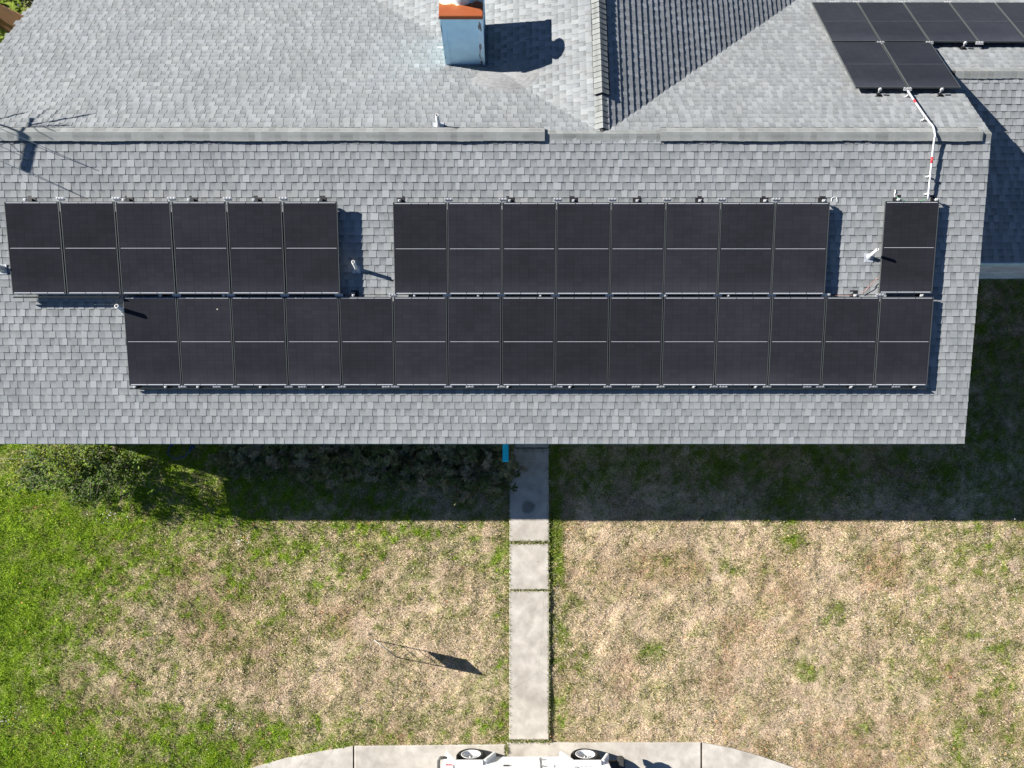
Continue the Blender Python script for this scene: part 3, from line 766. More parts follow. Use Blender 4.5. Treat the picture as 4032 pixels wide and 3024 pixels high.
def add_mount(x, u, h, front, label, group, up=0):
    global M0
    rot = panel_rot(front); loc = Fw(x, u, 0.01) if front else Bw(x, u, 0.01)
    if M0 is None:
        o = empty('roof_mount', loc, label, 'mount', group, rot); m, f = mount_mesh()
        mm = MB(); mm.v = [(a, b, c+h) for a, b, c in m.v]; mm.f = m.f; mm.c = m.c; mm.sm = m.sm
        mm.build('clamp', 'silver', o, local=True); f.build('flashing_plate', 'dark', o, local=True); M0 = (o, h)
    else:
        o = copy_tree(M0[0]); place(o, loc, rot); tag(o, label, 'mount', group)
        for ch in o.children:
            if ch.name.startswith('clamp'): ch.location.z = h-M0[1]
    return o
def seams(key):
    xs, g = rows[key]; return [x-g/2 for x in xs[1:]]
def name_line(xs, what, line):
    n = len(xs); return [f'{what} {line}, {nth(i, n)}' for i in range(n)]
# upper edges
utop = {'left': 1.257, 'mid': 1.266, 'solo': 1.243}
hh = {'left': .2, 'mid': .15, 'solo': .135}
for key, where in (('left', 'on the top edge of the upper left block'), ('mid', 'on the top edge of the upper middle block')):
    xs = seams(key)
    for x, lb in zip(xs, name_line(xs, 'silver splice bracket', where)): add_splice(x+.02, utop[key]-.05, hh[key], True, lb, 'splice brackets')
def px_front(pxs, py, h): return [Fp(p, py, h)[0] for p in pxs]
for key, pxs, where in (('left', (97, 485, 742, 998, 1255), 'on the top edge of the upper left block'),
                        ('mid', (1571, 2006, 2258, 2510, 2758, 3015, 3247), 'on the top edge of the upper middle block'),
                        ('solo', (3542, 3692), 'above the lone upper right panel')):
    xs = px_front(pxs, 782, hh[key])
    for x, lb in zip(xs, name_line(xs, 'clamp and flashing', where)): add_mount(x, utop[key]-.035, hh[key]-.002, True, lb, 'roof mounts')
# gap between the rows
xs = seams('low'); ug = 3.008
for x, lb in zip(xs, name_line(xs, 'silver splice bracket', 'in the gap between the two panel rows')): add_splice(x, ug-.006, .132, True, lb, 'splice brackets')
xs = px_front((630, 880, 1390, 1632, 1883, 2128, 2620, 2869, 3370, 3631), 1165, .13)
for x, lb in zip(xs, name_line(xs, 'clamp and flashing', 'in the gap between the two panel rows')): add_mount(x, ug-.005, .128, True, lb, 'roof mounts')
# bottom edge
ub = 3.034+PL
xs = sorted(seams('low')+px_front((853, 1190, 1520, 1850, 2200, 2505, 2850, 3180, 3530), 1525, .12))
for x, lb in zip(xs, name_line(xs, 'silver splice bracket', 'on the bottom edge of the lower row')): add_splice(x, ub+.026, .122, True, lb, 'splice brackets')
xs = px_front((530, 651, 778, 1025, 1272, 1999, 2244, 2732, 2976, 3352, 3602), 1525, .12)
for x, lb in zip(xs, name_line(xs, 'clamp and flashing', 'on the bottom edge of the lower row')): add_mount(x, ub+.024, .118, True, lb, 'roof mounts')
# back array
for x, u, lb in ((8.87, 3.112, 'silver splice bracket right of the back roof pair of panels'), (7.83, 3.112, 'silver splice bracket between the back roof rows'),
                 (9.93, 3.10, 'silver splice bracket under the third seam of the back roof row'), (7.815, 1.325, 'silver splice bracket where the conduit leaves the back roof pair')):
    add_splice(x, u, .15, False, lb, 'splice brackets')
for x, u, lb in ((7.26, 1.30, 'silver clamp on black flashing under the left back roof panel'), (8.48, 1.30, 'silver clamp on black flashing under the right back roof panel'),
                 (9.62, 3.09, 'silver clamp on black flashing under the back roof row by the wing')):
    add_mount(x, u, .148, False, lb, 'roof mounts')
for i, x in enumerate((7.3, 7.83, 8.87, 9.9)): add_splice(x, 3.131+PL+.03, .15, False, f'silver splice bracket on the far edge of the back roof row, {nth(i, 4)}', 'splice brackets')
# skirt rails
def skirt(xa, xb, u, h, label):
    m = MB(); a = [Fw(xa, u, h-.06), Fw(xb, u, h-.06), Fw(xb, u-.028, h-.045), Fw(xa, u-.028, h-.045)]
    n = NF; m.hexa([p-n*.0 for p in a[::-1]][::-1]+[Fw(xa, u, h-.012), Fw(xb, u, h-.012), Fw(xb, u-.012, h-.004), Fw(xa, u-.012, h-.004)])
    tag(m.build('array_skirt', 'skirt'), label, 'skirt rail', 'array skirts')
skirt(-7.47, 8.1, ub+.072, .125, 'long black skirt rail along the bottom of the lower panel row')
skirt(-9.53, -7.5, 1.257+PL+.075, .2, 'short black skirt rail under the upper left block of panels')

# ---- conduit and stray wires
def sm_path(pts, n=6):
    pts = [Vector(p) for p in pts]; out = []
    for i in range(len(pts)-1):
        p0, p1, p2, p3 = pts[max(i-1, 0)], pts[i], pts[i+1], pts[min(i+2, len(pts)-1)]
        for k in range(n):
            t = k/n; out.append(.5*((2*p1)+(p2-p0)*t+(2*p0-5*p1+4*p2-p3)*t*t+(3*p1-p0-3*p2+p3)*t**3))
    return out+[pts[-1]]
con = empty('conduit', Fw(7.86, .6, 0), 'white metal conduit bent over the ridge between the two solar arrays', 'conduit')
cp = [Bw(7.82, 1.34, .10), Bw(7.85, .6, .10), Bw(7.872, .22, .105), Bw(7.885, .07, .108), Fw(7.884, .04, .11), Fw(7.874, .16, .11), Fw(7.866, .5, .1), Fw(7.855, 1.21, .09)]
mb = MB(); mb.tube(sm_path(cp), .018, 10); mb.build('pipe', 'conduit', con)
for a, b in (((7.834, .98), (7.840, .87)), ):
    mb = MB(); mb.tube([Bw(*a, .1), Bw(*b, .1)],   .0192, 10); mb.build('red_sticker', 'red', con)
mb = MB(); mb.tube([Fw(7.8685, .43, .102), Fw(7.866, .55, .099)], .0195, 10); mb.build('red_sticker', 'red', con)
for P_, x, u in ((Bw, 7.858, .42), (Fw, 7.862, .78), (Fw, 7.857, 1.1), (Bw, 7.825, 1.24)):
    mb = MB(); a = P_(x, u, .035)
    mb.box(a, (.03, .03, .06)); mb.box(P_(x-.03, u, .02), (.03, .03, .02)); mb.lathe([(0, .027), (.03, .027)], P_(x, u-.015, .1), EF if P_ is Fw else EB, 10)
    mb.build('strap', 'silver', con)
def wire(name, pts, r, mat, label):
    mb = MB(); mb.tube(sm_path(pts), r, 6); tag(mb.build(name, mat), label, 'wire')
wire('loose_wire', [Fw(6.72, 2.97, .05), Fw(6.80, 2.92, .05), Fw(6.86, 2.84, .07), Fw(6.96, 2.74, .06), Fw(7.04, 2.66, .07)], .005, 'copper', 'thin reddish cable rising to the lone upper right panel')
wire('loose_wire', [Fw(6.0, 3.0, .06), Fw(6.15, 3.01, .03), Fw(6.4, 3.012, .03), Fw(6.6, 3.012, .04)], .0045, 'copper', 'thin reddish cable lying in the gap below the upper middle block')
wire('loose_wire', [Fw(7.28, 1.16, .06), Fw(7.34, 1.19, .07), Fw(7.42, 1.22, .06), Fw(7.5, 1.25, .05), Fw(7.7, 1.245, .04), Fw(7.84, 1.2, .06)], .006, 'greenwire', 'thin green earth wire along the top of the lone upper right panel')
wire('sealant_drip', [Fw(7.26, 1.02, .012), Fw(7.275, 1.06, .012), Fw(7.26, 1.10, .012), Fw(7.275, 1.15, .012)], .011, 'pvc', 'white squiggle of sealant on shingles above the lone panel')
wire('sealant_drip', [Fw(6.07, 1.23, .012), Fw(6.08, 1.17, .012), Fw(6.16, 1.16, .012), Fw(6.18, 1.25, .012)], .007, 'pvc', 'white loop of sealant at the top right of the middle block')

# ------------------------------------------------------------------ rooftop aerial on the gable end, outside the frame on the left (its shadow lies on the roof)
LAM = 3.2
SV = np.array(SUN)
def onroof(zx, zy):
    px, py = zx/1.646, zy/1.646
    return Fw(*Fp(px, py)) if py > 528 else Bw(*Bp(px, py))
def air(zx, zy, lam=LAM): return Vector(onroof(zx, zy)+SV*lam)
A0 = Vector(Fw(Fp(97, 528)[0], 0, .07)+SV*LAM)
an = empty('aerial', (XL-.08, float(A0.y), zB(float(A0.y))), 'metal television aerial on a mast at the left gable end', 'aerial')
mb = MB(); ms = air(-60, 790); mb.tube([A0, air(60, 828), ms], .02, 8); mb.build('arm', 'silver', an)
mb = MB(); mb.tube([ms, (ms.x, ms.y, .3)], .03, 8); mb.build('mast', 'silver', an)
mb = MB(); mb.tube([(ms.x, ms.y, 4.2), (XL-.01, ms.y, 4.2)], .015, 6); mb.build('wall_brace', 'silver', an)
mb = MB(); mb.tube([A0, air(172, 1110)], .05, 8); mb.build('boom', 'silver', an)
mb = MB(); mb.tube([A0, air(200, 812), air(215, 768)], .025, 6); mb.build('boom_tip', 'silver', an)
for a, b, r0, teeth in (((215, 812), (610, 742), .016, 8), ((200, 822), (452, 815), .016, 4), ((0, 776), (155, 735), .018, 6), ((280, 822), (415, 878), .008, 0), ((240, 830), (400, 930), .007, 0), ((200, 800), (320, 705), .007, 0), ((300, 800), (390, 712), .006, 0), ((170, 1035), (210, 1045), .02, 0)):
    mb = MB(); p, q = air(*a), air(*b); mb.tube([p, q], r0, 6)
    for k in range(teeth):
        c = p.lerp(q, .2+.78*k/teeth); mb.tube([c+Vector((-.03, -.11, -.05)), c+Vector((.03, .11, .05))], .007, 5)
    mb.build('element', 'silver', an)
for a, b in (((185, 930), (635, 1107)), ((200, 1118), (560, 1288)), ((50, 915), (185, 1035))):
    mb = MB(); mb.tube([air(*a), Vector(onroof(*b))+Vector((0, 0, .02))], .006, 5); mb.build('guy_wire', 'silver', an)

# ------------------------------------------------------------------ fence and shrub behind the left gable end
p0, p1 = Zp(0, 17, 2.35), Zp(90, 60, 2.35)
d = Vector(p1-p0); d.z = 0; d.normalize()
fa, fb = Vector(p0)-d*6, Vector(p0)+d*2.2
fe = empty('wooden_fence', (fa.x, fa.y, .8), 'brown cedar board fence behind the left end of the house', 'fence')
mb = MB(); L = (fb-fa).length; k = 0.; nn = Vector((d.y, -d.x, 0))
rot = Matrix((d, Vector((-d.y, d.x, 0)), Vector((0, 0, 1)))).transposed()
while k < L:
    c = fa+d*k; hgt = 1.75+rng.uniform(-.015, .015); mb.box((c.x, c.y, 2.35-hgt/2+rng.uniform(-.01, .01)), (.135, .018, hgt), rot=rot); k += .142
mb.build('boards', 'fence', fe)
mb = MB()
for z in (1.0, 2.15):
    c = (fa+fb)/2+Vector((-d.y, d.x, 0))*.04; mb.box((c.x, c.y, z), (L, .04, .085), rot=rot)
mb.build('rail', 'fence', fe)
mb = MB(); k = 0
while k < L: c = fa+d*k+Vector((-d.y, d.x, 0))*.1; mb.box((c.x, c.y, 1.45), (.09, .09, 1.9), rot=rot); k += 2.4
mb.build('post', 'fence', fe)

# ------------------------------------------------------------------ plants
def leaf_cloud(n, fn, size, colfn, flat=.4):
    V = np.zeros((n*4, 3)); F_ = np.zeros((n*2, 3), int); C = np.zeros((n*4, 3))
    for i in range(n):
        p = Vector(fn()); s = size*rng.uniform(.6, 1.3)
        a = rng.uniform(0, 2*pi); t = rng.uniform(-.9, .9)
        d = Vector((cos(a), sin(a), t*flat)).normalized(); sd = d.cross(Vector((rng.uniform(-.5, .5), rng.uniform(-.5, .5), 1))).normalized()
        V[i*4:i*4+4] = [p-d*s*.5, p+sd*s*.26, p+d*s*.5, p-sd*s*.26]; F_[i*2] = (i*4, i*4+1, i*4+2); F_[i*2+1] = (i*4, i*4+2, i*4+3)
        C[i*4:i*4+4] = colfn(p)
    return V, F_, C
def shrub(name, c, r, hgt, n, label, cols, leaf=.06, twigs=40, tw_r=.006, group=None, clumps=14, spiky=False):
    c = Vector(c); e = empty(name, c, label, 'shrub', group)
    cl = []
    for k in range(clumps):
        a = rng.uniform(0, 2*pi); q = math.sqrt(rng.random()); z = rng.uniform(.25, 1)
        f = (1-.55*z*z)
        cl.append((c+Vector((cos(a)*r[0]*q*f, sin(a)*r[1]*q*f, hgt*z*rng.uniform(.75, 1))), rng.uniform(.13, .26)*min(1.2, hgt+.3), rng.choice(cols)))
    cur = [None]
    def fn():
        k = rng.choice(cl); cur[0] = k
        v = Vector((rng.gauss(0, 1), rng.gauss(0, 1), rng.gauss(0, .7))); v = v.normalized()*k[1]*rng.random()**.45
        p = k[0]+v; p.z = max(p.z, c.z+.03); return p
    def cf(p):
        k = cur[0][2]; f = rng.uniform(.65, 1.35); return (k[0]*f, k[1]*f, k[2]*f)
    V, F_, C = leaf_cloud(n, fn, leaf, cf)
    o = mesh_np('foliage', V-np.array(c), F_, C, 'leaf'); o.parent = e; o.location = (0, 0, 0)
    mb = MB()
    for k in range(twigs):
        q = rng.choice(cl)[0]; b = c+Vector((rng.uniform(-.3, .3)*r[0]*.5, rng.uniform(-.3, .3)*r[1]*.5, 0)); m = (b+q)/2+Vector((rng.uniform(-.1, .1), rng.uniform(-.1, .1), .1))
        ext = q+(q-b)*rng.uniform(0, .35)*(1 if spiky else .3)
        mb.tube([b, m, ext], [tw_r*1.5, tw_r, tw_r*.4], 5)
    mb.build('stem', 'twig', e)
    return e
YG = [(.09, .16, .012), (.13, .18, .015), (.06, .11, .015), (.04, .08, .015), (.2, .23, .02)]
def bush(c, r, hgt, nb, label, cols, leaf=.06, nl=26, rosette=0, bare=.0, group=None, elev=(.45, 1.35)):
    c = Vector(c); e = empty('shrub', c, label, 'shrub', group); mb = MB(); V = []; F_ = []; C = []
    def add_leaf(p, d, s, col):
        sd = d.cross(Vector((rng.uniform(-.6, .6), rng.uniform(-.6, .6), 1))).normalized(); i = len(V)
        V.extend([p, p+d*s*.5+sd*s*.24, p+d*s, p+d*s*.5-sd*s*.24]); F_.extend([(i, i+1, i+2), (i, i+2, i+3)]); C.extend([col]*4)
    def leaves(p, q, n, col):
        for k in range(n):
            t = rng.uniform(.25, 1.05); o = p.lerp(q, t)+Vector((rng.gauss(0, .03), rng.gauss(0, .03), rng.gauss(0, .03)))
            a = rng.uniform(0, 2*pi); d = Vector((cos(a), sin(a), rng.uniform(-.5, .7))).normalized(); f = rng.uniform(.7, 1.3)
            add_leaf(o, d, leaf*rng.uniform(.6, 1.3), (col[0]*f, col[1]*f, col[2]*f))
        for k in range(rosette):
            a = 2*pi*k/rosette+rng.uniform(-.3, .3); d = Vector((cos(a), sin(a), rng.uniform(.1, .8))).normalized(); f = rng.uniform(.7, 1.3)
            add_leaf(q, d, leaf*rng.uniform(.9, 1.5), (col[0]*f, col[1]*f, col[2]*f))
    for b in range(nb):
        a = rng.uniform(0, 2*pi); rr = math.sqrt(rng.random()); base = c+Vector((cos(a)*rr*r[0]*.55, sin(a)*rr*r[1]*.55, 0))
        a2 = a+rng.uniform(-.6, .6); el = rng.uniform(*elev); L = hgt*rng.uniform(.55, 1.08)
        d = Vector((cos(a2)*cos(el)*r[0]/max(r), sin(a2)*cos(el)*r[1]/max(r), sin(el)))
        m = base+d*L*.5+Vector((0, 0, .04)); tip = base+d*L+Vector((rng.uniform(-.1, .1), rng.uniform(-.1, .1), -.03)); col = rng.choice(cols)
        mb.tube([base, m, tip], [.009, .006, .003], 5); nude = rng.random() < bare
        if not nude: leaves(m, tip, nl//2, col)
        for k in range(rng.randint(3, 6)):
            o = base.lerp(m, rng.uniform(.5, 1)) if rng.random() < .4 else m.lerp(tip, rng.random())
            a3 = rng.uniform(0, 2*pi); q = o+Vector((cos(a3), sin(a3), rng.uniform(-.1, 1.0)))*hgt*rng.uniform(.12, .26)
            mb.tube([o, q], [.004, .002], 4)
            if not nude: leaves(o, q, nl//3, col)
    o = mesh_np('foliage', np.array([tuple(v-c) for v in V]), np.array(F_), np.array(C), 'leaf'); o.parent = e
    mb.build('stem', 'twig', e); return e
bush(Gp(270, 1838), (.95, .55), 1.0, 74, 'sunlit yellow green shrub with bare twigs under the left eave', YG, .07, 34, bare=.22)
bush(Gp(450, 1862), (.7, .5), 1.65, 66, 'leafy green shrub at the edge of the house shadow, beside the twiggy one', [(.1, .17, .02), (.15, .22, .02), (.07, .11, .02)], .075, 34, bare=.05, elev=(.6, 1.4))
DK = [(.24, .24, .14), (.17, .18, .08), (.3, .27, .19), (.1, .14, .05)]
for i, (px, py, rx, ry, hg, lb) in enumerate(((1030, 1800, .75, .45, .55, 'low grey green shrub in the eave shade, farthest from the walkway'),
                              (1330, 1805, .8, .5, .6, 'grey green shrub in the eave shade, second from the left in its bed'),
                              (1620, 1815, .85, .6, .65, 'grey green shrub in the eave shade, between two others'),
                              (1885, 1835, .8, .65, .7, 'spreading grey green shrub beside the blue beam, leaning over the walkway'))):
    bush(Gp(px, py), (rx*1.5, ry*1.35), hg*1.05, 120, lb, DK, .085, 14, 7, .12, 'shaded shrubs along the front wall', (.3, 1.4))
shrub('shrub', (Zp(110, -20, 1.0)), (1.2, 1.2), 1.6, 2500, 'dark leafy shrub behind the cedar fence', [(.012, .015, .006), (.02, .022, .01)], .09, 30, .01, clumps=24)

shrub('shrub', Zp(-60, 150, .8), (.9, 1.6), 1.3, 2500, 'dark foliage added in place of shade between the cedar fence and house gable', [(.012, .014, .006), (.02, .02, .008)], .09, 20, .01, clumps=24)  # added dark leaves covering bright ground, in place of bush shade
# grass: single blades over the yard
def inside_paving(px, py, m=0):
    a = (px > 2006-m) & (px < 2160+m) & (py > 1764) & (py < 2911) & (np.abs(py-2136) > 4) & (np.abs(py-2324) > 3)
    ex = [300, 985, 1100, 1240, 1396, 1990, 1998, 2760, 2880, 2990, 3135, 3300, 3900]; ey = [3250, 3026, 2992, 2962, 2937, 2931, 2924, 2922, 2944, 2975, 3024, 3110, 3500]
    b = py > np.interp(px, ex, ey)-m
    return a | b
def blades(N, x0, x1, y0, y1, lmin, lmax, wid, seed):
    r = np.random.default_rng(seed)
    x = r.uniform(x0, x1, N); y = r.uniform(y0, y1, N)
    px, py = proj(x, y, gz(y))
    ok = ~inside_paving(px, py, -2-9*r.random(N)**3) & (px > -150) & (px < 4180) & (py < 3130) & ~((y > 3.15) & (x < 8.8)) & ~((y > 6.85))
    x, y = x[ok], y[ok]; n = len(x); g = lushness(x, y)
    isg = r.random(n) < (.02+.97*g**.72)
    cl = fbm(x*3.1+9, y*3.1, 3)
    th = sstep(.3, .55, fbm(x*1.7+70, y*1.7+20, 4)+.35*g)          # thin spots
    keep = (r.random(n) < .35+.65*th)
    x, y, g, isg, cl = x[keep], y[keep], g[keep], isg[keep], cl[keep]; n = len(x)
    cl2 = sstep(.35, .68, fbm(x*6.5+30, y*6.5+11, 3)); L = r.uniform(lmin, lmax, n)*(.55+.4*cl+.75*cl2*g); W = wid*r.uniform(.6, 1.3, n)
    a = r.uniform(0, 2*pi, n); tilt = np.where(isg, r.uniform(.35, 1.15, n), r.uniform(.75, 1.5, n))
    dx, dy, dz = np.cos(a)*np.sin(tilt), np.sin(a)*np.sin(tilt), np.cos(tilt)
    z = gz(y)+relief(x, y)-.024
    sx, sy = -np.sin(a), np.cos(a)
    B = np.stack([x, y, z], 1); D = np.stack([dx, dy, dz], 1); S = np.stack([sx, sy, np.zeros(n)], 1)
    droop = np.stack([dx*.5, dy*.5, -.35*np.ones(n)], 1)
    V = np.empty((n, 5, 3)); V[:, 0] = B-S*W[:, None]*.5; V[:, 1] = B+S*W[:, None]*.5
    mid = B+D*(L*.6)[:, None]; V[:, 2] = mid+S*W[:, None]*.42; V[:, 3] = mid-S*W[:, None]*.42; V[:, 4] = mid+(D*.4+droop*.25)*L[:, None]
    k = np.arange(n)*5
    F_ = np.concatenate([np.stack([k, k+1, k+2], 1), np.stack([k, k+2, k+3], 1), np.stack([k+3, k+2, k+4], 1)])
    hue = r.random(n); gv = r.uniform(.7, 1.35, n)
    G1 = np.array([.19, .31, .006]); G2 = np.array([.34, .44, .02]); G3 = np.array([.09, .20, .008])
    lush = (sstep(.55, 1.0, g)*np.where(x > .9, .4, 1.))[:, None]; h = hue[:, None]
    green = np.where(h < .33, G3, np.where(h < .72, G1, G2)); green = green*(lush)+np.where(h < .5, np.array([.105, .125, .035]), np.array([.25, .235, .06]))*(1-lush)
    S1 = np.array([.66, .53, .35]); S2 = np.array([.54, .425, .265]); S3 = np.array([.27, .16, .085]); S4 = np.array([.55, .475, .37])
    straw = np.where(h < .45, S1, np.where(h < .68, S2, np.where(h < .76, S3, S4)))
    pat = sstep(.55, .72, fbm(x*.8+3, y*.8+50, 3))[:, None]; straw = straw*(1-.5*sstep(.55, .95, g)[:, None]*np.array([.8, .3, 1.2])); straw = straw*(1-.35*pat*np.array([.6, .9, 1.1]))
    mot = (.62+.72*fbm(x*5.5+2, y*5.5+8, 4))*(.8+.4*fbm(x*1.2+60, y*1.2, 3)); C = np.where(isg[:, None], green, straw)*(gv*mot)[:, None]
    return V.reshape(-1, 3), F_, np.repeat(C, 5, 0)
V, F_, C = blades(760000, -13.6, 13.6, -5.2, 6.85, .03, .075, .0085, 5)
tag(mesh_np('grass', V, F_, C, 'grass'), 'mixed green and straw coloured lawn grass covering the front yard', 'grass', kind='stuff')
# joint weeds on the walk and along its edges
def joint(pxa, pxb, py, n, spread, seed):
    r = np.random.default_rng(seed); px = r.uniform(pxa, pxb, n); pyy = py+r.normal(0, spread, n)
    pts = np.array([Gp(a, b) for a, b in zip(px, pyy)]); L = r.uniform(.03, .08, n); a = r.uniform(0, 2*pi, n)
    D = np.stack([np.cos(a)*.8, np.sin(a)*.8, np.full(n, .6)], 1); S = np.stack([-np.sin(a), np.cos(a), np.zeros(n)], 1)*.006
    B = pts+np.array([0, 0, .02]); V = np.stack([B-S, B+S, B+D*L[:, None]], 1).reshape(-1, 3)
    F_ = np.arange(n*3).reshape(-1, 3); c = np.where(r.random(n)[:, None] < .6, np.array([.12, .16, .03]), np.array([.4, .36, .2])); return V, F_, np.repeat(c, 3, 0)
parts = [joint(1988, 1999, 2950, 200, 14, 5), joint(2015, 2158, 2136, 420, 4, 1), joint(2015, 2158, 2324, 160, 2, 2), joint(2010, 2160, 1770, 260, 6, 3), joint(1990, 2170, 2917, 330, 4, 4)]
r_ = np.random.default_rng(9)
parts += [joint(2004+dx, 2006+dx, py, 26, 5, 20+i) for i, (dx, py) in enumerate([(0, q) for q in range(1800, 2900, 22)]+[(155, q) for q in range(1800, 2900, 22)])]
V = np.concatenate([p[0] for p in parts]); C = np.concatenate([p[2] for p in parts])
tag(mesh_np('joint_weeds', V, np.arange(len(V)).reshape(-1, 3), C, 'grass'), 'fine weeds growing in the walkway joints and along its edges', 'weeds', kind='stuff')
# fallen leaves and clover flowers
def scatter(name, n, area, size, cols, label, cat, seed, lift=.03):
    r = random.Random(seed); V = []; C = []
    while len(V) < n*4:
        px, py = area(r)
        if inside_paving(np.array([px]), np.array([py]))[0] and r.random() < .9: continue
        p = Vector(Gp(px, py))+Vector((0, 0, lift+r.uniform(0, .02))); a = r.uniform(0, 2*pi); s = size*r.uniform(.5, 1.4)
        d = Vector((cos(a), sin(a), r.uniform(-.4, .4)))*s; q = Vector((-sin(a), cos(a), r.uniform(-.4, .4)))*s*.6; c = r.choice(cols)
        V += [p-d, p+q, p+d, p-q]; C += [c]*4
    k = np.arange(n)*4; F_ = np.concatenate([np.stack([k, k+1, k+2], 1), np.stack([k, k+2, k+3], 1)])
    tag(mesh_np(name, np.array(V), F_, np.array(C), 'litter'), label, cat, kind='stuff')
scatter('fallen_leaves', 420, lambda r: (r.uniform(0, 4030), r.uniform(1780, 2990)), .022, [(.35, .13, .05), (.22, .09, .04), (.5, .27, .13), (.12, .06, .035), (.45, .33, .2)], 'small brown fallen leaves scattered over the lawn', 'leaves', 3)
spots = [(3500, 2330, 60), (3690, 2360, 70), (3850, 2480, 60), (3930, 2520, 40), (3420, 2420, 60), (3960, 2330, 70), (3900, 2050, 110), (340, 2960, 60), (30, 2820, 40), (430, 2035, 25), (960, 2130, 30), (920, 2860, 30)]
def clover(r):
    x, y, s = r.choice(spots); return r.gauss(x, s), r.gauss(y, s*.5)
scatter('clover_flowers', 260, clover, .011, [(.75, .76, .74), (.8, .8, .8)], 'tiny white clover flowers dotting the lawn', 'flowers', 4, .055)

# ------------------------------------------------------------------ things in the yard
b = Vector(Gp(715, 1768))
ho = empty('garden_hose', b, 'dark blue garden hose coiled in the shade under the eave', 'hose')
mb = MB(); pts = []
for k in range(150):
    a = k*.19; rr = .27+.05*sin(k*.37)+.02*sin(k*1.7); pts.append(b+Vector((cos(a)*rr*1.1, sin(a)*rr*.75, .03+.0006*k)))
mb.tube(pts, .011, 6); mb.build('tube', 'hose', ho)
# yard sign, leaning
bA, bB, tA, tB = (Vector(q)+Vector((0, 0, CH)) for q in ((-3.162, -1.553, -17.544), (-2.642, -1.929, -17.608), (-2.968, -1.458, -16.467), (-2.485, -1.814, -16.560)))
sg = empty('yard_sign', (bA+bB)/2, 'metal framed yard sign seen edge on, casting a long shadow left of the walkway', 'sign')
mb = MB()
for a, t in ((bA, tA), (bB, tB)): mb.tube([a-(t-a)*.15, t], .011, 6)
for f in (.28, .46): mb.tube([bA.lerp(tA, f), bB.lerp(tB, f)], .008, 6)
mb.tube([tA, tB], .012, 6); mb.build('frame', 'signmetal', sg)
n = (tA-bA).cross(bB-bA).normalized()*.004
mb = MB(); q = [bA.lerp(tA, .56), bB.lerp(tB, .56), tB-(tB-bB)*.01, tA-(tA-bA)*.01]; mb.hexa([p-n for p in q]+[p+n for p in q]); mb.build('panel', 'signpanel', sg)

# ------------------------------------------------------------------ white off-roader at the kerb
gl = Vector(Gp(1858, 2949)); gr = Vector(Gp(2299, 2953))
CARROT = Matrix.Rotation(SG, 3, 'X')
cz = (gl+gr)/2; yoff = CARROT @ Vector((0, -.80, 0)); cpos = Vector((cz.x, cz.y, cz.z))+yoff+Vector(NG)*.022
car = empty('off_road_vehicle', cpos, 'white boxy off-road vehicle with white wheels parked across the end of the walkway', 'vehicle', rot=CARROT)
WB = 1.272
def cpart(name, mbx, mat, parent=None): return mbx.build(name, mat, parent or car, local=True)
def prism(mb, prof, y0, y1):          # side profile (x,z), extruded across
    n = len(prof); v = [(x, y0, z) for x, z in prof]+[(x, y1, z) for x, z in prof]
    mb.mesh(v, [tuple(range(n)), tuple(range(2*n-1, n-1, -1))]+[((i+1) % n, i, n+i, n+(i+1) % n) for i in range(n)])
W = .845
mb = MB(); arch = lambda cx: [(cx-.46, .46), (cx-.27, .80), (cx+.27, .80), (cx+.46, .46)]
prism(mb, [(-1.86, .52), (-1.80, .46)]+arch(-WB)+[(-.75, .44), (.75, .44)]+arch(WB)[:0]+[(WB-.46, .46), (WB-.27, .80), (WB+.27, .80), (WB+.40, .62), (1.74, .62), (1.76, .98), (.62, 1.06), (.55, 1.12), (-1.88, 1.12)], -W, W)
body = cpart('body', mb, 'carpaint')
bv = body.modifiers.new('bevel', 'BEVEL'); bv.width = .025; bv.segments = 2; bv.limit_method = 'ANGLE'
mb = MB(); mb.hexa([(.62, -.60, 1.04), (1.74, -.52, .97), (1.74, .52, .97), (.62, .60, 1.04), (.62, -.58, 1.13), (1.72, -.48, 1.07), (1.72, .48, 1.07), (.62, .58, 1.13)]); cpart('hood', mb, 'carpaint')
mb = MB(); mb.hexa([(-1.86, -.74, 1.12), (.22, -.72, 1.62), (.22, .72, 1.62), (-1.86, .74, 1.12), (-1.80, -.70, 1.76), (.2, -.68, 1.76), (.2, .68, 1.76), (-1.80, .70, 1.76)])
mb = MB(); mb.bbox((-.82, 0, 1.74), (2.06, 1.42, .07), .03)
for x in (-1.80, -.62, .16):
    for s in (-1, 1): mb.box((x, s*.70, 1.42), (.09, .05, .6))
cpart('hardtop', mb, 'carpaint')
mb = MB()
for s in (-1, 1):
    mb.box((-1.22, s*.70, 1.42), (1.08, .02, .52)); mb.box((-.24, s*.70, 1.42), (.68, .02, .52))
mb.box((-1.82, 0, 1.42), (.02, 1.3, .5)); cpart('side_window', mb, 'glass')
mb = MB(); mb.hexa([(.56, -.66, 1.12), (.60, -.66, 1.12), (.60, .66, 1.12), (.56, .66, 1.12), (.20, -.62, 1.72), (.24, -.62, 1.72), (.24, .62, 1.72), (.20, .62, 1.72)]); cpart('windshield', mb, 'glass')
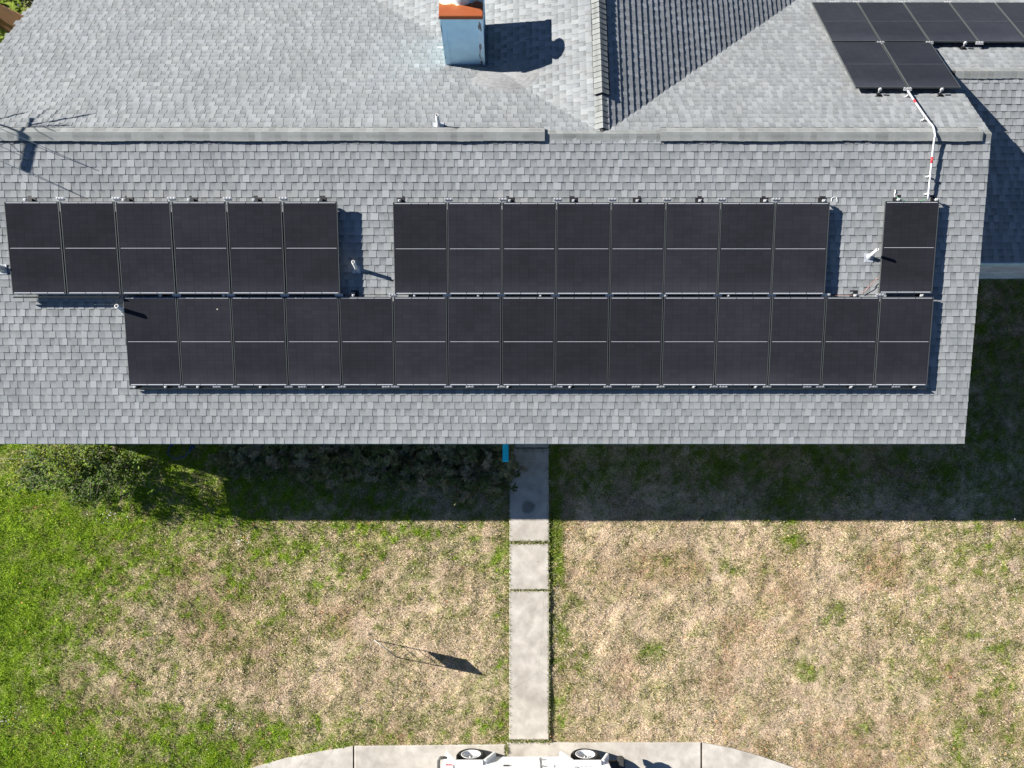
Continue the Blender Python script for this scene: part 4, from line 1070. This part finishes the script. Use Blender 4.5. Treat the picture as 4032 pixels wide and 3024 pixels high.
def flares(cx, s):
    mb = MB(); yo, yi = s*.935, s*.80
    pr = [(cx-.50, .43), (cx-.29, .835), (cx+.29, .835), (cx+.50, .43)] if cx < 0 else [(cx-.52, .40), (cx-.29, .845), (cx+.29, .845), (cx+.44, .50)]
    t = .07
    for i in range(3):
        (xa, za), (xb, zb) = pr[i], pr[i+1]; d = Vector((xb-xa, 0, zb-za)).normalized(); nrm = Vector((-d.z, 0, d.x))*t
        A, B_ = Vector((xa, 0, za)), Vector((xb, 0, zb))
        p = [A+Vector((0, yi, 0)), B_+Vector((0, yi, 0)), B_+Vector((0, yo, -.02)), A+Vector((0, yo, -.02))]
        mb.hexa(p+[q+nrm for q in p])
    o = cpart('fender_flare', mb, 'carpaint'); b_ = o.modifiers.new('bevel', 'BEVEL'); b_.width = .015; b_.segments = 2; return o
for cx in (-WB, WB):
    for s in (-1, 1): flares(cx, s)
def wheel(cx, s):
    c = Vector((cx, s*.74, .33)); ax = Vector((0, s, 0))
    w_ = empty('wheel', (0, 0, 0), None, None); w_.parent = car; w_.matrix_world = Matrix.Identity(4); w_.matrix_local = Matrix.Identity(4); MW.pop(w_.name, None)
    mb = MB(); mb.lathe([(-.11, .22), (-.115, .295), (-.08, .33), (.07, .33), (.105, .30), (.118, .27), (.105, .225), (.09, .222)], c, ax, 36); mb.build('tyre', 'rubber', w_, local=True)
    mb = MB(); mb.lathe([(.09, .224), (.108, .222), (.108, .205), (.06, .198), (.02, .16), (.0, .10), (-.01, .0)], c, ax, 36); mb.build('rim', 'rim', w_, local=True)
    mb = MB(); mb.lathe([(-.01, .055), (.06, .05), (.075, .03), (.078, 0)], c, ax, 14)
    for k in range(5): a = k*2*pi/5; mb.lathe([(0, .016), (.03, .014), (.03, 0)], c+Vector((cos(a)*.085, 0, sin(a)*.085)), ax, 8)
    mb.build('hub', 'chrome', w_, local=True)
    return w_
for cx in (-WB, WB):
    for s in (-1, 1): wheel(cx, s)
for s in (-1, 1):
    mb = MB(); mb.bbox((-.16, s*(W+.008), .80), (.82, .02, .56), .009); dr = cpart('door', mb, 'carpaint')
    mb = MB()
    for z in (.66, .98): mb.box((.27, s*(W+.024), z), (.09, .014, .035))
    mb.build('hinge', 'chrome', dr, local=True)
    mb = MB(); mb.bbox((-.48, s*(W+.03), .98), (.14, .03, .035), .01); mb.build('handle', 'plastic', dr, local=True)
    mb = MB(); mb.bbox((.50, s*(W+.11), 1.36), (.09, .2, .16), .03); cpart('mirror', mb, 'carpaint')
    mb = MB(); [mb.box((1.02+.1*k, s*(W+.003), .98), (.07, .006, .025)) for k in range(4)]; cpart('side_vent', mb, 'plastic')
    mb = MB(); mb.bbox((-1.70, s*(W+.003), .90), (.17, .03, .06), .01); tl = cpart('tail_light', mb, 'lens_red')
    mb = MB(); mb.box((-1.70, s*(W+.003), .99), (.16, .024, .11)); mb.build('side_lens', 'lens_clear', tl, local=True)
    mb = MB(); mb.lathe([(0, .10), (.03, .09), (.04, 0)], (1.755, s*.42, .86), (1, 0, 0), 18); cpart('headlight', mb, 'lens_clear')
mb = MB(); mb.bbox((2.02, 0, .58), (.16, 1.78, .17), .03); mb.bbox((1.86, .66, .56), (.28, .28, .10), .02); mb.bbox((1.86, -.66, .56), (.28, .28, .10), .02); cpart('front_bumper', mb, 'plastic')
mb = MB()
mb.tube([(-1.80, .86, .56), (-1.93, .86, .56), (-1.97, .8, .56), (-1.97, -.8, .56), (-1.93, -.86, .56), (-1.80, -.86, .56)], .035, 8); mb.bbox((-1.88, .0, .56), (.05, 1.2, .12), .01)
cpart('rear_bumper', mb, 'plastic')
mb = MB()
for k in range(7): mb.box((1.768, -.27+.09*k, .86), (.012, .035, .2))
cpart('grille', mb, 'plastic')
mb = MB(); c = Vector((-2.06, 0, .98)); mb.lathe([(-.1, .2), (-.1, .31), (-.06, .345), (.06, .345), (.1, .31), (.1, .1), (.09, 0)], c, (-1, 0, 0), 30); cpart('spare_wheel', mb, 'rubber')
mb = MB(); mb.box((0, 0, .40), (3.0, .8, .16)); cpart('chassis', mb, 'plastic')
print('objects', len(bpy.data.objects))
